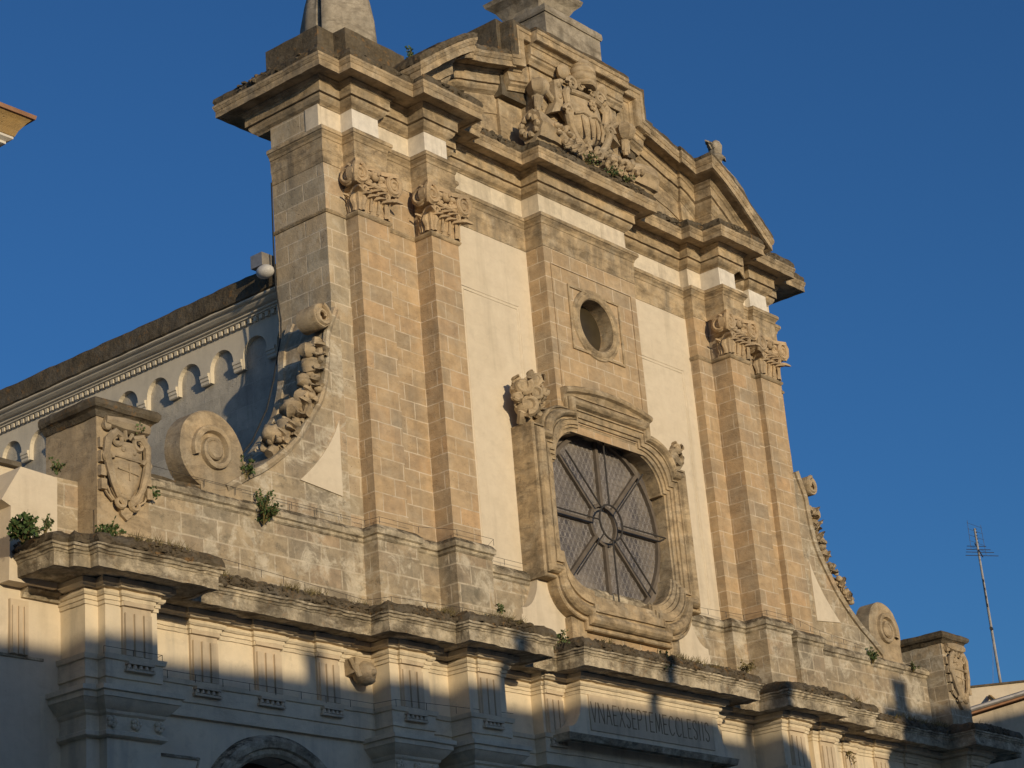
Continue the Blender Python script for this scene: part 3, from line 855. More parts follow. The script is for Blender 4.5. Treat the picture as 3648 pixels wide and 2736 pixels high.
for s, path in ((-1, LEFT), (1, RIGHT)):
    m = MB(); sweep(m, path, [(-.6, -9), (-.085, -9), (-.085, -.42), (-.06, -.42), (-.06, .01), (-.6, .01)], .14)
    add(lift(m).jitter(.005, 4), 'tympanum', mould, ped)
    m = MB(); sweep(m, path, RKP, .12)
    add(lift(m).jitter(.008, 5), 'raking_cornice', mould, ped)
    m = MB(); sweep(m, path, RKS, .10)
    lift(m).jitter(.03, 3.5, 3.); add(m.jitter(.014, 12), 'coping', mossy, ped)
    rk = MB(); sb = MB()
    xe = 2.42 if s > 0 else 2.18
    pts = dens([Vector((xe + .16, 11.10)), Vector((xe, 11.14)), Vector((xe, 11.88)), Vector((1.58, 11.88))], .16)
    rake(rk, pts, RAKE + [(-.11, -.5), (-.8, -.5)], YT, s)
    rake(sb, pts, SLAB + [(-.115, -1.0)], YT, s)
    add(rk.jitter(.006, 5), 'ear_cornice', mould, ped)
    add(sb.jitter(.025, 4), 'ear_coping', mossy, ped)
# break at the crown with its own moulding
m = MB(); pts = dens([Vector((1.60, 11.88)), Vector((-1.60, 11.88))], .16)
rake(m, pts, RAKE + [(-.11, -.6), (-.8, -.6)], YT - .17, 1); add(m.jitter(.006, 5), 'crown_cornice', mould, ped)
m = MB(); rake(m, pts, SLAB + [(-.115, -1.0)], YT - .17, 1); add(m.jitter(.025, 4), 'crown_coping', mossy, ped)
m = MB(); m.box(-2.30, 2.30, .1, 1.62, 10.2, 11.99, .3); add(m.jitter(.02, 3), 'attic_block', mossy, ped)
m = MB(); m.box(-.96, .96, -.20, 1.3, 11.90, 12.60, .25); sweep(m, [(-.96, 1.3), (-.96, -.2), (.96, -.2), (.96, 1.3)], [(-.1, 12.56), (.03, 12.57), (.05, 12.62), (.04, 12.74), (-.3, 12.78)], .2); m.box(-.9, .9, -.12, 1.2, 12.6, 12.77, .25)
cped = add(m.jitter(.012, 3), 'crown_pedestal', finial_stone, ped)

# ---- coat of arms in the tympanum
m = MB(); m.box(-1.5, 1.5, -.05, .5, 8.9, 11.12, .4); add(m.jitter(.004), 'tympanum', mould, ped)
arms = MB()
Y = -.13
def shield_pts(s, n=12):
    out = []
    return out
rows = []
for i in range(15):                                   # convex shield body
    t = i / 14
    z = 10.72 - 1.12 * t
    hw = .60 * (1 - .12 * math.sin(t * math.pi)) if t < .62 else .60 * math.cos((t - .62) / .38 * math.pi / 2 * .93)
    rows.append([(hw * q, Y - .10 - .16 * (1 - q * q) - .10 * math.sin(t * math.pi), z) for q in [k / 10 * 2 - 1 for k in range(11)]])
arms.grid(rows, True)
for r in (rows,): arms.grid([[p for p in (row[0] for row in r)], [(row[0][0], YT, row[0][2]) for row in r]]); arms.grid([[(row[-1][0], YT, row[-1][2]) for row in r], [row[-1] for row in r]])
so = add(arms, 'coat_of_arms', carved, ped)
m = MB()
def ysh(x): return Y - .10 - .16 * max(0, 1 - (x / .6) ** 2) - .10
for k in range(6):
    a = k * math.pi / 3; m.ell((.0 + .085 * math.cos(a), ysh(0) - .02, 10.50 + .085 * math.sin(a)), .05, .04, .05, 8, 5)
m.ell((0, ysh(0) - .04, 10.50), .04, .04, .04, 8, 5)
wav = [(x / 10, ysh(x / 10) - .01, 10.23 + .035 * math.sin(x * 1.6)) for x in range(-5, 6)]
m.tube(wav, .03, 6)
for x in (-.33, -.12, .09, .30):
    m.tube([(x, ysh(x) - .005, 10.18), (x + .03, ysh(x) - .02, 9.95), (x * .8 + .03, ysh(x) - .0, 9.72)], [.03, .04, .03], 6)
for s in (-1, 1):     # scrolled border
    m.tube([(s * .55, Y - .15, 10.78), (s * .70, Y - .2, 10.62), (s * .66, Y - .2, 10.40), (s * .60, Y - .18, 10.22), (s * .70, Y - .22, 10.06), (s * .63, Y - .2, 9.86), (s * .45, Y - .2, 9.66), (s * .2, Y - .2, 9.52)], [.08, .10, .09, .07, .10, .085, .075, .06], 8)
    m.spiral((s * .72, Y - .26, 10.16), (s, 0, 0), (0, 0, 1), .15, .03, 1.4, .055, 24, 0)
    m.spiral((s * .48, Y - .24, 10.90), (s, 0, 0), (0, 0, 1), .16, .03, 1.5, .06, 24, 0)
    m.spiral((s * .20, Y - .26, 10.92), (-s, 0, 0), (0, 0, 1), .10, .03, 1.3, .045, 20, 0)
    m.spiral((s * .22, Y - .26, 9.45), (s, 0, 0), (0, 0, 1), .14, .03, 1.4, .06, 24, math.pi / 2)
    m.ell((s * .66, Y - .16, 11.16), .16, .15, .19, 10, 7, None, 6, .12)
    for k in range(4): m.ell((s * (.75 + .1 * (k % 2)), Y - .12, 10.9 - k * .13), .08, .09, .075, 8, 6)
    for k in range(6): m.ell((s * (.62 + .07 * (k % 3)), Y - .14, 9.9 - k * .08), .075, .09, .065, 8, 6)
m.tube([(-.5, Y - .2, 10.75), (-.2, Y - .28, 10.72), (.2, Y - .28, 10.72), (.5, Y - .2, 10.75)], .06, 8)
add(m.jitter(.012, 6), 'shield_scrollwork', carved, so)
m = MB()              # papal tiara over the shield
m.lathe((.02, Y - .16, 10.98), [(.27, 0), (.31, .04), (.31, .10), (.27, .13), (.30, .16), (.31, .24), (.29, .30), (.31, .33), (.30, .42), (.25, .49), (.26, .52), (.20, .64), (.09, .73), (.03, .76)], 20)
add(m.jitter(.008, 8), 'tiara', carved, so)
for s in (-1, 1):     # key shafts behind the shield with ring bows and a banner end
    m = MB()
    m.tube([(s * .2, Y - .02, 9.9), (s * 1.25, Y - .05, 10.62)], .07, 7)
    m.ell((s * 1.50, Y - .10, 10.50), .20, .24, .23, 12, 8, None, 6, .10)
    m.tube([(s * 1.50, Y - .06, 10.3), (s * 1.52, Y - .05, 9.95)], [.13, .05], 7)
    for q in (-1, 0, 1): m.tube([(s * 1.5 + q * .10, Y - .08, 10.28), (s * 1.5 + q * .12, Y - .08, 10.02)], [.035, .02], 6)
    m.prism([(s * .80, 10.95), (s * 1.0, 10.85), (s * .98, 10.35), (s * 1.18, 10.02), (s * .8, 10.2), (s * .72, 10.6)], Y - .16, Y + .05)
    add(m.jitter(.012, 6), 'key', carved, so)
    m = MB()          # cornucopia lying on the cornice
    pts = []; rr = []
    for i in range(13):
        t = i / 12
        pts.append((s * (2.02 - 1.55 * t), Y - .20 + .05 * t, 9.36 + .06 * math.sin(t * 3) - .10 * t)); rr.append(.40 * (1 - .62 * t) * (1.0 if i else .92))
    n = 24; rows = []
    for i, (p, r) in enumerate(zip(pts, rr)):
        rows.append([(p[0], p[1] - r * .85 * (1 + .09 * math.cos(9 * 2 * math.pi * k / n)) * math.cos(2 * math.pi * k / n), p[2] + r * (1 + .09 * math.cos(9 * 2 * math.pi * k / n)) * math.sin(2 * math.pi * k / n)) for k in range(n)])
    m.grid(rows, True, True); m.face(rows[0]); m.face(rows[-1])
    for k in range(9): m.ell((s * (2.06), Y - .2 - .2 * math.cos(k * .7), 9.36 + .2 * math.sin(k * .7)), .07, .08, .08, 7, 5)
    for k in range(26):
        t = random.random(); a = random.uniform(-.4, 1.7)
        r = .36 * (1 - .5 * t)
        m.ell((s * (1.45 - 1.1 * t), Y - .18 - r * .8 * math.cos(a), 9.34 + r * math.sin(a)), random.uniform(.05, .10), .08, random.uniform(.05, .09), 7, 5)
    for k in range(5): m.leaf((s * (1.2 - .22 * k), Y - .42, 9.1), (-s * .8, 0, .5), (0, -1, .1), (s * .3, 0, .8), .34, .16, .8, .03)
    add(m.jitter(.015, 5), 'cornucopia', carved, so)

# ---- big octagonal window
CZ = 1.36
def outline(n_):
    hw, ht, hb = 1.86 + .867 * n_, 1.76 + .87 * n_, 1.66 + n_
    a = .92 + .58 * n_; b_ = .10 + .30 * n_; sdz = .90 + .84 * n_
    q = []
    ax, az, cx, cz = a, ht - b_, hw - b_, sdz
    for i in range(11):
        t = i / 10 * math.pi / 2
        q.append((ax + (cx - ax) * math.sin(t), cz + (az - cz) * math.cos(t)))
    side = [(x, z) for x, z in [(0, ht), (a * .5, ht), (a, ht)] + q + [(hw, sdz), (hw, sdz * .5), (hw, 0)]]
    up = side
    bb = .10 + .10 * n_
    dn = [(x, z) for x, z in [(0, hb), (a * .5, hb), (a, hb)]]
    az2 = hb - bb
    for i in range(11):
        t = i / 10 * math.pi / 2
        dn.append((ax + (cx - ax) * math.sin(t), cz + (az2 - cz) * math.cos(t)))
    dn += [(hw, sdz), (hw, sdz * .5), (hw, 0)]
    right = [(x, CZ + z) for x, z in up] + [(x, CZ - z) for x, z in dn[-2::-1]]
    left = [(-x, z) for x, z in right[-2:0:-1]]
    return right + left
def frame(mb, prof, sub=True):
    rows = []
    for n_, y in prof:
        pts = outline(n_)
        rows.append([(x, y, z) for x, z in pts])
    mb.grid(rows, False, True)
m = MB()
frame(m, [(0, .44), (0, .06), (.03, .04), (.035, .0), (.13, -.01), (.135, -.045), (.21, -.05), (.215, -.09), (.35, -.10), (.355, -.135), (.385, -.135), (.39, -.085), (.43, -.085), (.44, -.11), (.465, -.16), (.52, -.20), (.58, -.20), (.635, -.16), (.665, -.11), (.67, -.05), (.71, -.05), (.715, -.09), (.755, -.09), (.775, -.065), (.775, .46)])
win = add(m.jitter(.005, 4), 'window_surround', mould, smooth=False)
m = MB()   # hood over the top with a gentle segmental back
rows = []
for i in range(25):
    x = -1.42 + 2.84 * i / 24
    z = 3.80 + .17 * (1 - (x / 1.42) ** 2)
    rows.append([(x, .02, z + .08), (x, -.12, z + .08), (x, -.17, z + .05), (x, -.19, z + .0), (x, -.17, z - .05), (x, -.10, z - .08), (x, .02, z - .30)])
m.grid(rows); m.face(rows[0]); m.face(rows[-1][::-1])
add(m.jitter(.010, 5), 'window_hood', mould, win)
m = MB(); m.prism([(x, z) for x, z in outline(.15)], .38, .42); gl = add(m, 'window_glass', glass, win)
m = MB()   # bottle-glass roundels held in lead
rr = .075
for j in range(-15, 16):
    for i in range(-14, 15):
        x = (i + (.5 if j % 2 else 0)) * rr * 2.02; z = CZ + j * rr * 1.75
        if (x / 1.84) ** 2 + ((z - CZ) / 1.80) ** 2 > .97: continue
        a = [(x + r_ * math.cos(k * math.pi / 5), .374 - (.006 if r_ == .066 else 0), z + r_ * math.sin(k * math.pi / 5)) for r_ in (.058, .066, .074) for k in range(10)]
        m.grid([a[:10], a[10:20], a[20:]], False, True)
add(m, 'lead_roundels', plain('lead_roundel', (.255, .235, .225), .5), gl)
m = MB()
for k in range(8):
    a = k * math.pi / 4 + .0
    d = Vector((math.sin(a), 0, math.cos(a))); nrm = Vector((d.z, 0, -d.x)) * .042
    p, q = d * .42, d * 1.84
    m.prism([(p.x + nrm.x, CZ + p.z + nrm.z), (q.x + nrm.x, CZ + q.z + nrm.z), (q.x - nrm.x, CZ + q.z - nrm.z), (p.x - nrm.x, CZ + p.z - nrm.z)], .30, .376)
for r0, r1 in ((.38, .45), (1.80, 1.88)):
    rows = []
    for k in range(49):
        a = k * math.pi / 24; rows.append([(r * math.cos(a), y, CZ + r * math.sin(a)) for r, y in ((r0, .376), (r0, .295), (r1, .295), (r1, .376))])
    m.grid(rows)
add(m, 'tracery', lead, win)
m = MB(); 
ringp = [(.37 * math.cos(k * math.pi / 16), .12, CZ + .37 * math.sin(k * math.pi / 16)) for k in range(33)]
m.tube(ringp, .02, 6, False)
for k in range(8):
    a = k * math.pi / 4; m.tube([(.37 * math.sin(a), .12, CZ + .37 * math.cos(a)), (1.84 * math.sin(a), .12, CZ + 1.76 * math.cos(a))] if k % 2 == 0 else [(.37 * math.sin(a), .12, CZ + .37 * math.cos(a)), (1.80 * math.sin(a), .12, CZ + 1.80 * math.cos(a))], .018, 6)
add(m, 'grille', iron, win)
for s in (-1, 1):
    m = MB()  # plaster apron flaring under the jambs
    L = [(1.9, -.05), (2.50, -.08)]
    for i in range(9):
        t = i / 8; L.append((2.48 + .52 * (1 - math.cos(t * math.pi / 2)), -.10 - .72 * math.sin(t * math.pi / 2)))
    L += [(3.0, -.95), (3.04, -.95), (3.04, -1.55), (1.2, -1.55), (1.2, -.3)]
    m.prism([(s * x, z) for x, z in L], .16, .40); add(m.jitter(.004), 'window_apron', plaster, win)
    m = MB()  # block under the sill end
    a, b_ = sorted((s * 1.75, s * 1.3)); m.box(a, b_, .0, .3, -1.55, -.85); add(m.jitter(.01, 4), 'sill_block', mould, win)
    m = MB()  # carved garland above the jamb
    Yg = .12
    blobs = ((2.54, 3.62, .24), (2.10, 3.88, .20), (2.16, 3.55, .20), (2.44, 3.26, .25), (1.88, 3.68, .13), (2.70, 3.40, .13)) if s < 0 else ((2.56, 3.44, .15), (2.42, 3.26, .17), (2.62, 3.20, .12))
    for i_, (x, z, r) in enumerate(blobs):
        c0 = Vector((s * x, Yg - .02, z)); rot = Matrix.Rotation(random.uniform(-.6, .6), 3, 'Y')
        m.ell(c0, r, r * .8, r * .82, 14, 9, rot, 3, .07)
        fc = Vector((-.55, -.83, .05)); u_ = Vector((.83, -.55, 0)); a0_ = random.uniform(0, 6)
        m.spiral(c0 + fc * r * .62, u_, (0, 0, 1), r * .72, r * .12, 1.25, r * .34, 24, a0_, 1 if i_ % 2 else -1)
        for q in range(4):
            a = a0_ + q * 1.5; dd = (u_ * math.cos(a) + Vector((0, 0, 1)) * math.sin(a))
            m.leaf(c0 + dd * r * .35 + fc * r * .25, dd, fc, fc.cross(dd), r * 1.1, r * .85, 1.0, .05)
    if s < 0:
        for q in range(7): m.leaf((s * (2.40 - .06 * q), Yg + .06, 2.93 + .02 * q), (s * (.45 - .16 * q), -.1, 1), (0, -1, 0), (1, 0, 0), .42, .20, .9, .05)
        for q in range(5): m.leaf((s * (1.85 + .10 * q), Yg + .10, 3.42 + .03 * q), (s * (-.9 + .2 * q), 0, .6), (0, -1, 0), (.4, 0, .9), .34, .18, .9, .05)
    m.tube([(s * 2.5, .2, 2.95), (s * 2.6, .1, 3.1), (s * 2.4, .05, 3.2), (s * 2.1, .05, 3.15)], .09)
    add(m.jitter(.015, 6), 'carved_garland', carved, win)
m = MB(); m.box(-1.6, 1.6, .05, .4, -1.58, -.82, .4); add(m.jitter(.008, 3), 'window_plinth', ash_stone, win)

# ---- curved side wings with volutes
EDGE = [(7.56, 4.0), (7.80, 3.45), (7.84, 3.1), (7.89, 2.7), (8.04, 2.2), (8.32, 1.77), (8.67, 1.31), (9.05, .955), (9.5, .62), (9.85, .42), (10.35, .10)]
ED = [(p.x, p.y) for p in smooth_curve(EDGE, 4)]
for s in (-1, 1):
    m = MB()
    poly = [(s * 7.40, 3.9)] + [(s * x, z) for x, z in ED] + [(s * 10.9, .02), (s * 12.4, -.06), (s * 12.4, -.2), (s * 7.40, -.2)]
    m.prism(poly, .24, 1.35)
    w = add(m.jitter(.006, 2), 'curved_wing', wing_stone, smooth=False)
    m = MB()     # raised rim along the curve
    rows = []
    for i, (x, z) in enumerate(ED):
        a = ED[max(0, i - 1)]; b_ = ED[min(len(ED) - 1, i + 1)]
        t = Vector((b_[0] - a[0], b_[1] - a[1])).normalized(); n_ = Vector((-t.y, t.x)) * -1
        if n_.x < 0: n_ = -n_
        rows.append([(s * (x + n_.x * h), y, z + n_.y * h) for h, y in ((-.09, .26), (-.09, .19), (-.03, .16), (.03, .17), (.04, .24), (.012, .30), (.012, 1.2), (.05, 1.22), (.05, 1.36), (-.05, 1.36))])
    m.grid(rows); m.face(rows[0]); m.face(rows[-1][::-1]); add(m.jitter(.006, 5), 'rim', wing_stone, w)
    m = MB()
    tri_ = [(7.60, .47), (7.59, 1.86)] + [(7.70, 1.62), (7.85, 1.38), (8.05, 1.12), (8.28, .87), (8.55, .62), (8.62, .57)]
    m.prism([(s * x, z) for x, z in tri_], .215, .26); add(m, 'plaster_inset', plaster, w)
    m = MB()     # small scroll at the top
    cx, cz = s * 7.98, 3.72
    rows = []
    for k in range(21):
        a = k * 2 * math.pi / 20; rows.append([(cx + r * math.cos(a), y, cz + r * math.sin(a)) for r, y in ((.001, .2), (.10, .2), (.11, .12), (.215, .10), (.23, .13), (.23, .55), (.001, .57))])
    m.grid(rows); m.spiral((cx, .10, cz), (s, 0, 0), (0, 0, 1), .20, .06, 1.3, .05, 24, math.pi / 2, 1)
    add(m.jitter(.012, 5), 'small_scroll', carved, w)
    m = MB()     # garland of leaves and fruit running down the curve
    NG = 7
    for i in range(NG):
        t = (i + .5) / NG
        idx = 7 + t * 21
        k = int(idx); f = idx - k
        x = ED[k][0] * (1 - f) + ED[k + 1][0] * f; z = ED[k][1] * (1 - f) + ED[k + 1][1] * f
        tx, tz = ED[k + 1][0] - ED[k][0], ED[k + 1][1] - ED[k][1]
        tv = Vector((tx, 0, tz)).normalized(); nv = Vector((-tv.z, 0, tv.x)); nv = nv if nv.x > 0 else -nv
        c0 = Vector((x, .36 if s < 0 else .31, z)) + nv * .08
        def at(p): return (p.x * s, p.y, p.z)
        big = random.uniform(.13, .19)
        m.ell(at(c0 + nv * (.24 if i % 2 == 0 else .12)), big, big * 1.05, big, 12, 8, Matrix.Rotation(i * 1.3, 3, 'Y') @ Matrix.Rotation(i * .9, 3, 'X'), 5 + i % 3, .16)
        for q in range(7):
            pp = c0 + Vector((0, random.uniform(-.20, .20), 0)) + nv * random.uniform(.02, .16) + tv * random.uniform(-.17, .17)
            r_ = random.uniform(.05, .09); m.ell(at(pp), r_, r_, r_, 8, 6)
        for q in (-1, 0, 1):
            up = (-tv + nv * .55 + Vector((0, q * .45, 0))).normalized()
            m.leaf(at(c0 + tv * random.uniform(.02, .16) + Vector((0, q * .10 + random.uniform(-.05, .05), 0))), (up.x * s, up.y, up.z), (nv.x * s, 0, nv.z), (0, 1, 0), random.uniform(.26, .40), .22, random.uniform(.7, 1.1), .06)
            up = (tv + nv * .45 + Vector((0, q * .5, 0))).normalized()
            m.leaf(at(c0 - tv * .05 + Vector((0, q * .10, 0))), (up.x * s, up.y, up.z), (nv.x * s, 0, nv.z), (0, 1, 0), .30, .18, .9, .05)
        m.tube([at(c0 - tv * .3), at(c0 + nv * .03), at(c0 + tv * .3)], .09, 7)
    add(m.jitter(.018, 6), 'fruit_garland', carved, w)
    m = MB()     # big volute
    vx, vz = s * 10.60, .66
    m.disc((vx, .60, vz), (0, -1, 0), .69, .40, 44, .03)
    m.prism([(vx - .28, -.12), (vx + .62, -.12), (vx + .6, .35), (vx - .28, .35)], .205, .60)
    N = 64; rows = []
    for i in range(N + 1):              # raised spiral band, unrolling clockwise from the eye
        t = i / N; a = R(-200 + 540 * t)
        ro = .47 - .30 * t; wd = .055 + .05 * (1 - t)
        ca_, sa_ = math.cos(a), math.sin(a)
        rows.append([(vx + s * -r * ca_, y, vz - r * sa_) for r, y in ((ro + .012, .205), (ro, .125), (ro - .03, .11), (ro - wd, .12), (ro - wd - .03, .205))])
    m.grid(rows)
    m.disc((vx, .21, vz), (0, -1, 0), .17, .09, 22, .03)
    vol = add(m.jitter(.012, 3), 'volute', carved, w)

# ---- corner pedestals with carved cartouches
for s in (-1, 1):
    m = MB(); a, b_ = sorted((s * 13.38, s * 12.38)); m.box(a, b_, -.25, .95, -1.6, .60, .3)
    if s < 0: m.box(-13.40, -12.36, -.27, -.2, -1.6, -.95)
    sp = add(m.jitter(.012, 2.5), 'corner_pedestal', wing_stone if s > 0 else carved)
    m = MB(); sweep(m, [(a, .95), (a, -.25), (b_, -.25), (b_, .95)], [(-.1, .50), (.02, .50), (.05, .55), (.07, .58), (.10, .60), (.13, .61), (.16, .66), (.16, .72), (.12, .77), (-.3, .80)], .16)
    m.face([(a + .1, -.1, .79), (b_ - .1, -.1, .79), (b_ - .1, .9, .79), (a + .1, .9, .79)])
    add(m.jitter(.018, 4), 'pedestal_cap', mossy, sp)
    # cartouche
    cx = s * 12.88; y = -.25
    m = MB(); rows = []
    for i in range(13):
        t = i / 12; z = .14 - .92 * t
        hw = .34 * (math.sin(math.pi * (.28 + .72 * (1 - t))) ** .55 if t > 0 else .9)
        hw = max(.02, .34 * (1 - max(0, t - .35) ** 2 * 2.0))
        rows.append([(cx + hw * q, y - .05 - .10 * (1 - q * q), z) for q in [k / 8 * 2 - 1 for k in range(9)]])
    m.grid(rows, True)
    m.tube([(cx - .28, y - .12, -.10), (cx, y - .17, -.14), (cx + .28, y - .12, -.12)], .018, 5)
    m.tube([(cx - .2, y - .13, -.30), (cx, y - .16, -.34), (cx + .2, y - .13, -.34)], .014, 5)
    m.tube([(cx, y - .16, -.2), (cx, y - .16, -.48)], .014, 5); m.ell((cx - .1, y - .14, .02), .04, .03, .05); m.ell((cx + .12, y - .14, .0), .04, .03, .05)
    ca = add(m.jitter(.006, 6), 'cartouche', carved, sp)
    m = MB()
    for q in (-1, 1):
        m.tube([(cx + q * .10, y - .12, .22), (cx + q * .24, y - .14, .26), (cx + q * .38, y - .12, .12), (cx + q * .40, y - .10, -.1), (cx + q * .36, y - .12, -.3), (cx + q * .28, y - .12, -.55), (cx + q * .16, y - .11, -.76), (cx + q * .05, y - .1, -.86)], [.05, .065, .07, .06, .065, .055, .05, .04], 7)
        m.spiral((cx + q * .22, y - .13, .14), (q, 0, 0), (0, 0, 1), .14, .03, 1.3, .045, 20, 0)
        m.spiral((cx + q * .38, y - .11, -.16), (-q, 0, 0), (0, 0, 1), .09, .03, 1.1, .045, 18, 0)
        m.spiral((cx + q * .15, y - .1, -.82), (q, 0, 0), (0, 0, 1), .11, .03, 1.2, .05, 18, math.pi / 2)
        for k in range(4): m.box(cx + q * .44 - .05, cx + q * .44 + .05, y - .07 - .01 * k, y + .01, .16 - k * .22 - .17, .16 - k * .22)
        for k in range(3): m.tube([(cx + q * (.42 - .07 * k), y - .05, -.60), (cx + q * (.36 - .07 * k), y - .06, -.72), (cx + q * (.25 - .05 * k), y - .05, -.80)], .022, 5)
        m.ell((cx + q * .33, y - .05, .38), .09, .06, .09, 10, 7, None, 5, .15)
    m.tube([(cx - .38, y - .06, .45), (cx - .1, y - .09, .42), (cx + .2, y - .09, .42), (cx + .44, y - .06, .45)], [.07, .12, .12, .09], 8)
    m.tube([(cx - .02, y - .1, .20), (cx - .06, y - .14, .32)], .035, 6); m.tube([(cx + .04, y - .1, .20), (cx + .10, y - .13, .30)], .03, 6)
    m.prism([(cx - .14, -.88), (cx + .14, -.88), (cx + .10, -1.0), (cx, -1.08), (cx - .10, -1.0)], y - .08, y + .01)
    add(m.jitter(.010, 7), 'strapwork', carved, ca)

# ---- parapet left and right of the pedestals, dado
m = MB(); m.box(-13.92, -13.38, .2, .9, -1.6, -.43, .3); add(m.jitter(.012, 3), 'end_dado', wing_stone)
m = MB(); m.box(13.38, 13.92, .2, .9, -1.6, -.43, .3); add(m.jitter(.012, 3), 'end_dado', wing_stone)
m = MB(); m.box(-12.4, -10.9, .22, .9, -.2, .0, .2); m.jitter(.03, 4); add(m, 'dado_coping', mossy)

# ---- pedestal and plinth on the left and right corners, above the cornice
for s in (-1, 1):
    m = MB()
    pth = [(-7.45, 1.75), (-7.45, .37), (-7.0, .37), (-7.0, .07), (-5.35, .07), (-5.35, .5)]
    if s > 0: pth = [(-x, y) for x, y in pth[::-1]]
    sweep(m, pth, [(-.5, 8.9), (.0, 8.9), (.0, 9.90), (-.5, 9.95)], .18)
    a, b_ = sorted((s * 7.40, s * 5.40)); m.box(a, b_, .45, 1.75, 8.9, 9.93, .3)
    add(m.jitter(.018, 3), 'corner_plinth', finial_stone if s > 0 else mossy)

# ---- nave behind
XN = -6.95
m = MB()
m.box(XN - .0, 7.1, 1.0, 45, GZ, 5.3)
nave = add(m, 'nave', nave_stone)
# plaster band with round-arched corbel table
m = MB()
y = 2.55 - .9 * 1
cent = [3.70 - 1.82 + .91 * k for k in range(0, 48)]
zb, zt, zs, r = 3.87, 4.79, 4.11, .32
poly = [(1.0, zt), (1.0, zb)]
for c in cent:
    poly += [(c - r, zb)] + [(c + r * math.cos(R(180 - 15 * k)), zs + r * math.sin(R(15 * k))) for k in range(13)] + [(c + r, zb)]
poly += [(cent[-1] + .6, zb), (cent[-1] + .6, zt)]
front = [(XN - .10, p[0], p[1]) for p in poly]; backp = [(XN, p[0], p[1]) for p in poly]
m.face(front)
for i in range(len(poly)):
    j = (i + 1) % len(poly); m.face([front[i], front[j], backp[j], backp[i]])
band = add(m, 'corbel_table', nave_plaster, nave, smooth=False)
corb = None
for c in cent[:16]:
    if corb is None:
        m = MB(); w0, w1 = c + r + .02, c + .91 - r - .02
        pf = [(0, 3.85), (.02, 3.87), (.02, 3.92), (.04, 3.935), (.04, 3.985), (.06, 4.0), (.06, 4.06), (0, 4.08)]
        m.grid([[(XN - .095 - d, yy, z) for d, z in pf] for yy in (w0, w1)]); m.face([(XN - .095 - d, w0, z) for d, z in pf]); m.face([(XN - .095 - d, w1, z) for d, z in pf[::-1]])
        corb = add(m, 'corbel', nave_plaster, band, smooth=False); c00 = c
    else:
        q = corb.copy(); C.objects.link(q); q.parent = band; q.location = (0, c - c00, 0)
m = MB()
k = 1.7; comb = [(1.66, 4.80), (1.66, 4.775)]
while k < 44:
    comb += [(k, 4.775), (k, 4.69), (k + .085, 4.69), (k + .085, 4.775)]; k += .158
comb += [(44, 4.775), (44, 4.80)]
m.face([(XN - .17, a, b_) for a, b_ in comb]); m.face([(XN - .09, a, b_) for a, b_ in comb[::-1]])
for a, b_ in zip(comb, comb[1:]): m.face([(XN - .17, *a), (XN - .09, *a), (XN - .09, *b_), (XN - .17, *b_)])
add(m, 'dentil_course', nave_plaster, band, smooth=False)
m = MB(); pth = [(XN - .10, 44), (XN - .10, 1.66)]
sweep(m, pth, [(-.2, 4.79), (.10, 4.79), (.10, 4.82), (.15, 4.83), (.15, 4.87), (.22, 4.88), (.28, 4.92), (.30, 4.95), (.35, 4.96), (.38, 4.98), (.38, 5.01), (-.2, 5.01)], .6)
add(m.jitter(.008, 3), 'nave_cornice', nave_plaster, nave)
m = MB(); sweep(m, pth, [(-.2, 5.0), (.36, 5.0), (.42, 5.03), (.44, 5.38), (.38, 5.44), (-1.0, 5.50)], .18)
add(m.jitter(.018, 3), 'roof_edge', mossy, nave)
m = MB(); m.prism([(XN, 5.35), (0, 7.0), (7.1, 5.35)], 1.4, 45); add(m, 'nave_roof', roof_m, nave)

# ---- thin bird-deterrent wire along the ledges
m = MB()
def wire(pts):
    for a, b_ in zip(pts, pts[1:]):
        a, b_ = Vector(a), Vector(b_); n = max(1, int((b_ - a).length / .55))
        for i in range(n):
            p = a.lerp(b_, i / n); q = a.lerp(b_, (i + 1) / n)
            m.tube([p, q], .004, 4, False); m.tube([p - Vector((0, 0, .12)), p], .006, 4, False)
wire([(-13.4, -.55, -1.38), (-12.3, -.55, -1.38), (-7.3, .1, -1.36), (-7.1, -.3, -1.36), (-5.5, -.5, -1.36), (-4.4, -.5, -1.36), (-2.4, .0, -1.36)])
wire([(-12.2, .16, .12), (-9.5, .16, .1), (-7.15, .16, .1), (-7.1, -.14, .1), (-6.1, -.14, .1), (-5.4, -.42, .1), (-4.4, -.42, .1), (-3.9, .3, .1), (-2.6, .3, .1)])
wire([(2.7, .3, .1), (4.4, .1, .1), (4.5, -.42, .1), (5.4, -.42, .1), (7.1, -.1, .1), (9.5, .16, .1)])
wire([(-13.5, -.5, -3.12), (-12.4, -.5, -3.12), (-12.3, .15, -3.12), (-7.2, .15, -3.12), (-7.1, -.26, -3.12), (-4.4, -.55, -3.12)])
add(m, 'bird_wire', iron)

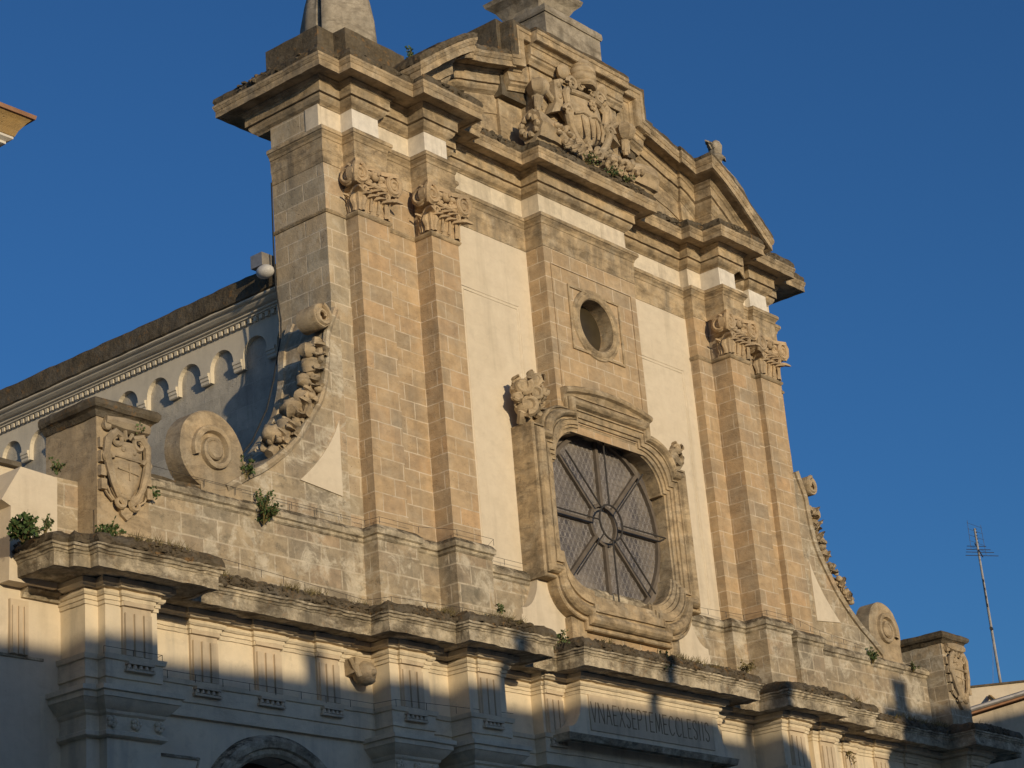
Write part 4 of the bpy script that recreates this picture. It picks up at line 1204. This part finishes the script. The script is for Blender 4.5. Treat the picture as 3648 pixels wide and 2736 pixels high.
# ================================================================== FINIALS ON TOP
def finial(name, label, loc, body_only=False):
    root = empty(name, label, 'finial', loc)
    return root
def fin_body():
    m = MB()
    n = 90; rows = []
    for r, z in ((.74, 0), (.76, .25), (.74, .7), (.67, 1.15), (.56, 1.55), (.42, 1.9), (.27, 2.15), (.18, 2.3)):
        row = []
        for k in range(n):
            a = 2 * math.pi * k / n
            q = 1 + .055 * math.cos(5 * a + .5) + .03 * math.sin(9 * a + z)
            g_ = math.exp(-((math.degrees(a) - 192) / 3.2) ** 2) * .30       # deep fold
            row.append((r * (q - g_) * math.cos(a), r * (q - g_) * math.sin(a) * .95, z))
        rows.append(row)
    m.grid(rows, True, True); m.face(rows[-1])
    return m.jitter(.03, 2.4)
def fin_head():
    m = MB(); m.lathe((0, 0, 2.25), [(.17, 0), (.13, .12), (.12, .2), (.18, .26), (.19, .32), (.14, .38), (.15, .5), (.17, .60), (.12, .72), (.04, .78)], 14, 5, .08)
    m.leaf((.1, .0, 2.45), (.6, 0, 1), (1, 0, -.2), (0, 1, 0), .35, .22, .9, .05); m.leaf((-.15, .0, 2.75), (-.5, 0, .7), (-1, 0, 0), (0, 1, 0), .3, .2, .7, .05)
    return m.jitter(.03, 5)
f0 = empty('finial', 'bell shaped grey stone finial with a deep vertical fold above the left pilasters', 'finial', (-6.16, 1.0, 9.86), 'stone finials on the roofline')
b0 = fin_body().build('body', finial_stone, f0); h0 = fin_head().build('knob', finial_stone, f0)
f1 = f0.copy(); C.objects.link(f1); f1.location = (7.02, .95, 9.62)
f1['label'] = 'small knobbed stone finial peeking over the right curve of the pediment'
for ch in (b0, h0):
    c = ch.copy(); C.objects.link(c); c.parent = f1
f2 = empty('urn', 'flared square stone urn foot on the crown of the pediment, cut by the top edge', 'urn', (0.0, .80, 12.76))
m = MB()
def sq(h, z, y=0): return [(-h, -h, z), (h, -h, z), (h, h, z), (-h, h, z)]
def sqs(h, z, n=5): 
    c = sq(h, z); out = []
    for i in range(4):
        a, b_ = Vector(c[i]), Vector(c[(i + 1) % 4]); out += [a.lerp(b_, k / n) for k in range(n)]
    return out
rows = [sqs(h, z) for h, z in ((.56, 0), (.50, .10), (.49, .25), (.52, .42), (.62, .60), (.76, .72), (.80, .82), (.7, .88), (.5, 1.0))]
m.grid(rows, False, True); m.face(rows[-1]); m.jitter(.02, 3).build('pedestal_block', finial_stone, f2)
m = MB(); m.lathe((0, 0, .9), [(.3, 0), (.25, .2), (.5, .5), (.6, .9), (.45, 1.2), (.2, 1.35)], 20, 8, .05); m.jitter(.02, 3).build('bowl', finial_stone, f2)

# ================================================================== FLOODLIGHT AND CABLE
fl = empty('floodlight', 'white rounded floodlight mounted beside the roof edge behind the corner pier', 'floodlight', (-7.72, 1.75, 5.2))
m = MB(); m.ell((0, 0, 0), .15, .19, .13, 16, 10); m.build('lamp_head', lamp_white, fl)
m = MB(); m.box(-.02, .32, .05, .35, .16, .42); m.tube([(0.1, .1, .1), (.2, .25, .3)], .03); m.build('bracket', steel, fl)
m = MB()
cp = [(-7.60, 1.60, 7.0), (-7.60, 1.62, 5.8), (-7.61, 1.60, 4.9), (-7.60, 1.52, 4.2), (-7.63, 1.5, 3.9), (-7.95, 1.42, 2.9), (-8.15, 1.42, 2.3), (-8.55, 1.42, 1.6), (-8.95, 1.42, 1.15), (-9.5, 1.42, .8)]
m.tube(cp, .016, 5)
tag(m.build('cable', cable_m), 'thin dark cable running down the back edge of the left corner pier', 'cable')

# ================================================================== PLANTS
def plant(loc, r, h, n, label, mi=0, spread=1.0, droop=.0, cat='plant', leafs=(.05, .022)):
    root = empty('wall_plant', label, cat, loc, 'plants growing out of the masonry')
    m = MB(); st = MB()
    for i in range(max(5, n // 12)):
        a = random.uniform(0, 2 * math.pi); e = random.uniform(.25, 1.0)
        tip = Vector((math.cos(a) * r * spread * (1.1 - e * .6), math.sin(a) * r * spread * (1.1 - e * .6) - r * .2, h * e - droop * random.random()))
        mid = tip * .5 + Vector((0, 0, h * .12))
        st.tube([(0, 0, 0), mid, tip], [.008, .006, .003], 4)
        for k in range(12):
            t = random.uniform(.25, 1.0)
            p = mid * (2 * t) if t < .5 else mid.lerp(tip, (t - .5) * 2)
            d = Vector((random.gauss(0, 1), random.gauss(0, 1), random.gauss(.5, 1))).normalized()
            sdv = d.orthogonal().normalized(); sdv.rotate(Matrix.Rotation(random.uniform(0, 6), 3, d))
            L = leafs[0] * random.uniform(.6, 1.4); w = leafs[1] * random.uniform(.7, 1.3)
            p = p + d * L * .2
            m.face([p, p + d * L * .5 + sdv * w, p + d * L, p + d * L * .5 - sdv * w])
    st.build('stem', leafm[2], root)
    m.build('foliage', leafm[mi], root)
    return root
plant((-14.90, -.45, -1.80), .28, .36, 620, 'large dense green shrub at the far left on the broken cornice end', 0, 1.0, 0, 'plant', (.065, .03))
plant((-14.50, -.42, -1.66), .14, .34, 80, 'thin upright sprig beside the big shrub on the left cornice end', 1)
plant((-13.52, -.62, -1.60), .27, .30, 380, 'green tuft on the cornice ledge under the left cartouche', 0)
plant((-12.72, -.36, .32), .15, .16, 110, 'small green tuft growing on top of the left cartouche', 1)
plant((-12.05, .12, -.50), .14, .26, 110, 'small plant in the joint right of the left cartouche', 0)
plant((-13.86, .12, -.42), .18, .24, 110, 'small plant on the low wall left of the left pedestal', 1)
plant((-9.58, .16, -.42), .34, .60, 560, 'spiky dark green tuft on the dado below the left curved wing', 0, .8)
plant((-9.93, .16, .30), .16, .46, 150, 'plant in the angle between the left volute and the curved wing', 0)
plant((-3.38, -.92, -1.80), .22, .34, 170, 'pale green sprig on the ragged ledge left of the big window foot', 1, .8, .25)
plant((-4.86, -.82, -1.44), .10, .16, 40, 'tiny olive sprig on the ledge below the inner left pilaster', 1)
plant((-.25, -.98, -1.82), .22, .36, 170, 'straggly green plant hanging from the ledge above the inscription', 0, .8, .45)
plant((2.76, -.85, -1.58), .24, .24, 130, 'dry brown tuft on the ledge right of the inscription', 2)
plant((9.72, .16, -.26), .22, .40, 220, 'green plant at the foot of the right volute', 0)
plant((11.55, .15, -.22), .16, .24, 110, 'small green plant on the wall between right volute and right pedestal', 1)
plant((6.17, -1.04, -1.90), .11, .18, 60, 'tiny green plant on the cornice face below the outer right pilasters', 0)
plant((8.06, .20, -2.44), .18, .14, 90, 'dry tuft hanging from the frieze under the right cornice', 2, .8, .45)
plant((-5.23, .05, 9.62), .18, .55, 150, 'upright green weed on the top cornice beside the left plinth', 0, .5)
plant((-.39, -.44, 8.98), .34, .20, 260, 'grassy green patch at the foot of the carved coat of arms', 1)
plant((.42, -.44, 8.96), .28, .17, 160, 'grass tuft on the cornice right of the coat of arms', 0)
plant((.95, -.44, 8.95), .28, .14, 120, 'olive grass near the right end of the central cornice', 1)

# ================================================================== NEIGHBOURS
# building at the right edge
nb = empty('building', 'low pale building with a dark eave at the right edge beyond the church', 'building', (20, 4, GZ))
nbi = Matrix.Translation((-20, -4, -GZ))
def nadd(mb, name, mat):
    ob = mb.build(name, mat, None); ob.parent = nb; ob.matrix_parent_inverse = nbi; return ob
dv = Vector((.545, -.838, 0)); nv = Vector((-.838, -.545, 0)); o0 = Vector((19.55, 3.1, 0))
def P3(a, b_, z): q = o0 + dv * a + nv * b_; return (q.x, q.y, z)
def obox(m, a0, a1, b0, b1, z0, z1, dz=0., dz1=None):
    dz1 = dz if dz1 is None else dz1
    v = [P3(a, b_, z + d * a) for z, d in ((z0, dz), (z1, dz1)) for a, b_ in ((a0, b0), (a1, b0), (a1, b1), (a0, b1))]
    for f in ((0, 1, 2, 3), (4, 5, 6, 7), (0, 1, 5, 4), (1, 2, 6, 5), (2, 3, 7, 6), (3, 0, 4, 7)): m.face([v[i] for i in f])
m = MB(); obox(m, 0, 7, -8, 0, GZ, .92); m.jitter(.01, 2); nadd(m, 'wall', plaster)
m = MB(); obox(m, -.05, 7, -8, .05, .92, .975); nadd(m.jitter(.01, 4), 'coping', mossy)
m = MB(); obox(m, -.6, 7, 0, .9, .02, .16, .20); nadd(m.jitter(.012, 4), 'eave', roof_m)
m = MB(); obox(m, -.5, 7, .0, .7, GZ, -.02, 0, .20); nadd(m, 'lower_wall', house_m)
m = MB(); m.tube([P3(-.6, .95, .02), P3(7, .95, 1.54)], .07, 8); nadd(m, 'gutter', steel)
m = MB(); m.tube([P3(.75, .06, .62), P3(.80, .5, .42), P3(.8, .9, .25)], .06, 6); nadd(m, 'bracket', tower_y)
# antenna
an = empty('antenna', 'tall thin television aerial mast with small yagi elements against the sky', 'antenna', (21.83, 3.0, 1.2))
m = MB(); m.tube([(0.02, 0, -1.2), (0, 0, 2.4), (-.02, 0, 4.72)], [.045, .04, .03], 8); m.build('mast', steel, an)
m = MB(); m.tube([(-.30, -.25, 3.75), (.22, .18, 4.35)], .018, 5)
for t in (.1, .35, .55, .8):
    q = Vector((-.30, -.25, 3.75)).lerp(Vector((.22, .18, 4.35)), t); m.tube([q + Vector((-.38, .30, .02)) * (1.1 - t * .6), q - Vector((-.38, .30, .02)) * (1.1 - t * .6)], .010, 4)
m.build('yagi', iron, an)
m = MB()
for k in range(5): m.ell((0, 0, 4.4 + .1 * k - .1), .05, .05, .025, 6, 4)
for s in (-.45, .45): m.tube([(s, 0, 4.0), (s * .9, 0, 4.9)], .006, 4)
for k in range(5): m.tube([(-.45, 0, 4.1 + .18 * k), (.45, 0, 4.1 + .18 * k)], .005, 4)
m.build('reflector_panel', iron, an)
m = MB(); m.tube([(-.22, -.1, 2.35), (-.22, -.1, 3.15)], .012, 5)
for k in range(4): m.tube([(-.28, -.14, 2.38 + .24 * k), (0, 0, 2.38 + .24 * k)], .018, 5)
m.build('dipole_bracket', iron, an)
m = MB(); m.tube([(-.12, -.05, 1.72), (.02, 0, 1.72)], .05, 6); m.build('clamp', iron, an)
m = MB(); m.tube([(0, 0, 1.45), (-1.1, -.3, -.15), (-1.5, -.4, -.7)], .006, 4); m.build('guy_wire', steel, an)

# cornice of the building at the left edge
lb = empty('palace', 'corner of a tall building at the left edge, showing only its ochre and white cornice', 'building', (-25, -9, GZ))
lbi = Matrix.Translation((25, 9, -GZ))
def ladd(mb, name, mat):
    ob = mb.build(name, mat, None); ob.parent = lb; ob.matrix_parent_inverse = lbi; return ob
m = MB(); m.box(-32, -19.95, -5.25, -1.0, GZ, .8); ladd(m, 'wall', house_m)
pl = [(-32, -5.25), (-19.95, -5.25), (-19.95, -1.0)]
m = MB(); sweep(m, pl, [(-.1, .42), (.30, .42), (.34, .44), (.34, .50), (-.1, .50)], .5); ladd(m, 'lower_band', white)
m = MB(); sweep(m, pl, [(-.1, .70), (.56, .71), (.56, .83), (.62, .84), (.62, .87), (.68, .90), (.68, .93), (-.1, .93)], .5); ladd(m, 'cornice', white)
m = MB(); sweep(m, pl, [(-.1, .93), (.69, .93), (.72, 1.0), (.79, 1.10), (.83, 1.14), (-.1, 1.14)], .5); ladd(m, 'gutter_band', tower_y)
m = MB(); sweep(m, pl, [(-.1, 1.14), (.86, 1.142), (.87, 1.19), (-.1, 1.22)], .5); ladd(m, 'roof_edge', roof_m)

# houses across the square, behind the viewer: their skyline throws the evening shadow over the lower storey
HD = 28.0
kx, kz = HD * math.tan(SUN_AZ), HD * math.tan(SUN_EL) / math.cos(SUN_AZ)
def sk(x, z): return (x - kx, z + kz)
def house(label, prof, mat, chim=()):
    root = empty('house', label, 'house', (sk(prof[0][0], 0)[0], -HD, GZ), 'houses across the square')
    inv = Matrix.Translation((-sk(prof[0][0], 0)[0], HD, -GZ))
    m = MB(); pr_ = [sk(x, z) for x, z in prof]
    m.prism([(pr_[0][0], GZ)] + pr_ + [(pr_[-1][0], GZ)], -HD - 7, -HD)
    ob = m.build('wall', mat, None); ob.parent = root; ob.matrix_parent_inverse = inv
    for x0, x1, z0, z1 in chim:
        a, b_ = sk(x0, z0), sk(x1, z1)
        c = MB(); c.box(a[0], b_[0], -HD - .35, -HD - .02, a[1] - .3, b_[1]); c.box(a[0] - .06, b_[0] + .06, -HD - .42, -HD + .04, b_[1] - .12, b_[1])
        ob = c.build('chimney', mat, None); ob.parent = root; ob.matrix_parent_inverse = inv
house('long plain house with three chimneys across the square behind the viewer', [(-42, -3.4), (-30, -3.15), (-14, -2.96), (-7, -2.76), (2, -2.58), (4.55, -2.60), (5.8, -3.35), (9.0, -6.0), (9.4, -6.2)], house_m, [(-8.79, -8.54, -2.85, -2.32), (-4.50, -4.22, -2.7, -2.0), (.03, .26, -2.6, -1.55), (3.96, 4.26, -2.6, -1.75)])
house('taller house with a stepped parapet across the square behind the viewer', [(9.75, -1.85), (10.0, -1.15), (13.0, -.98), (15.6, -.8), (16.2, .22), (34, .3)], house_m, [(10.50, 11.0, -1.2, -.42)])
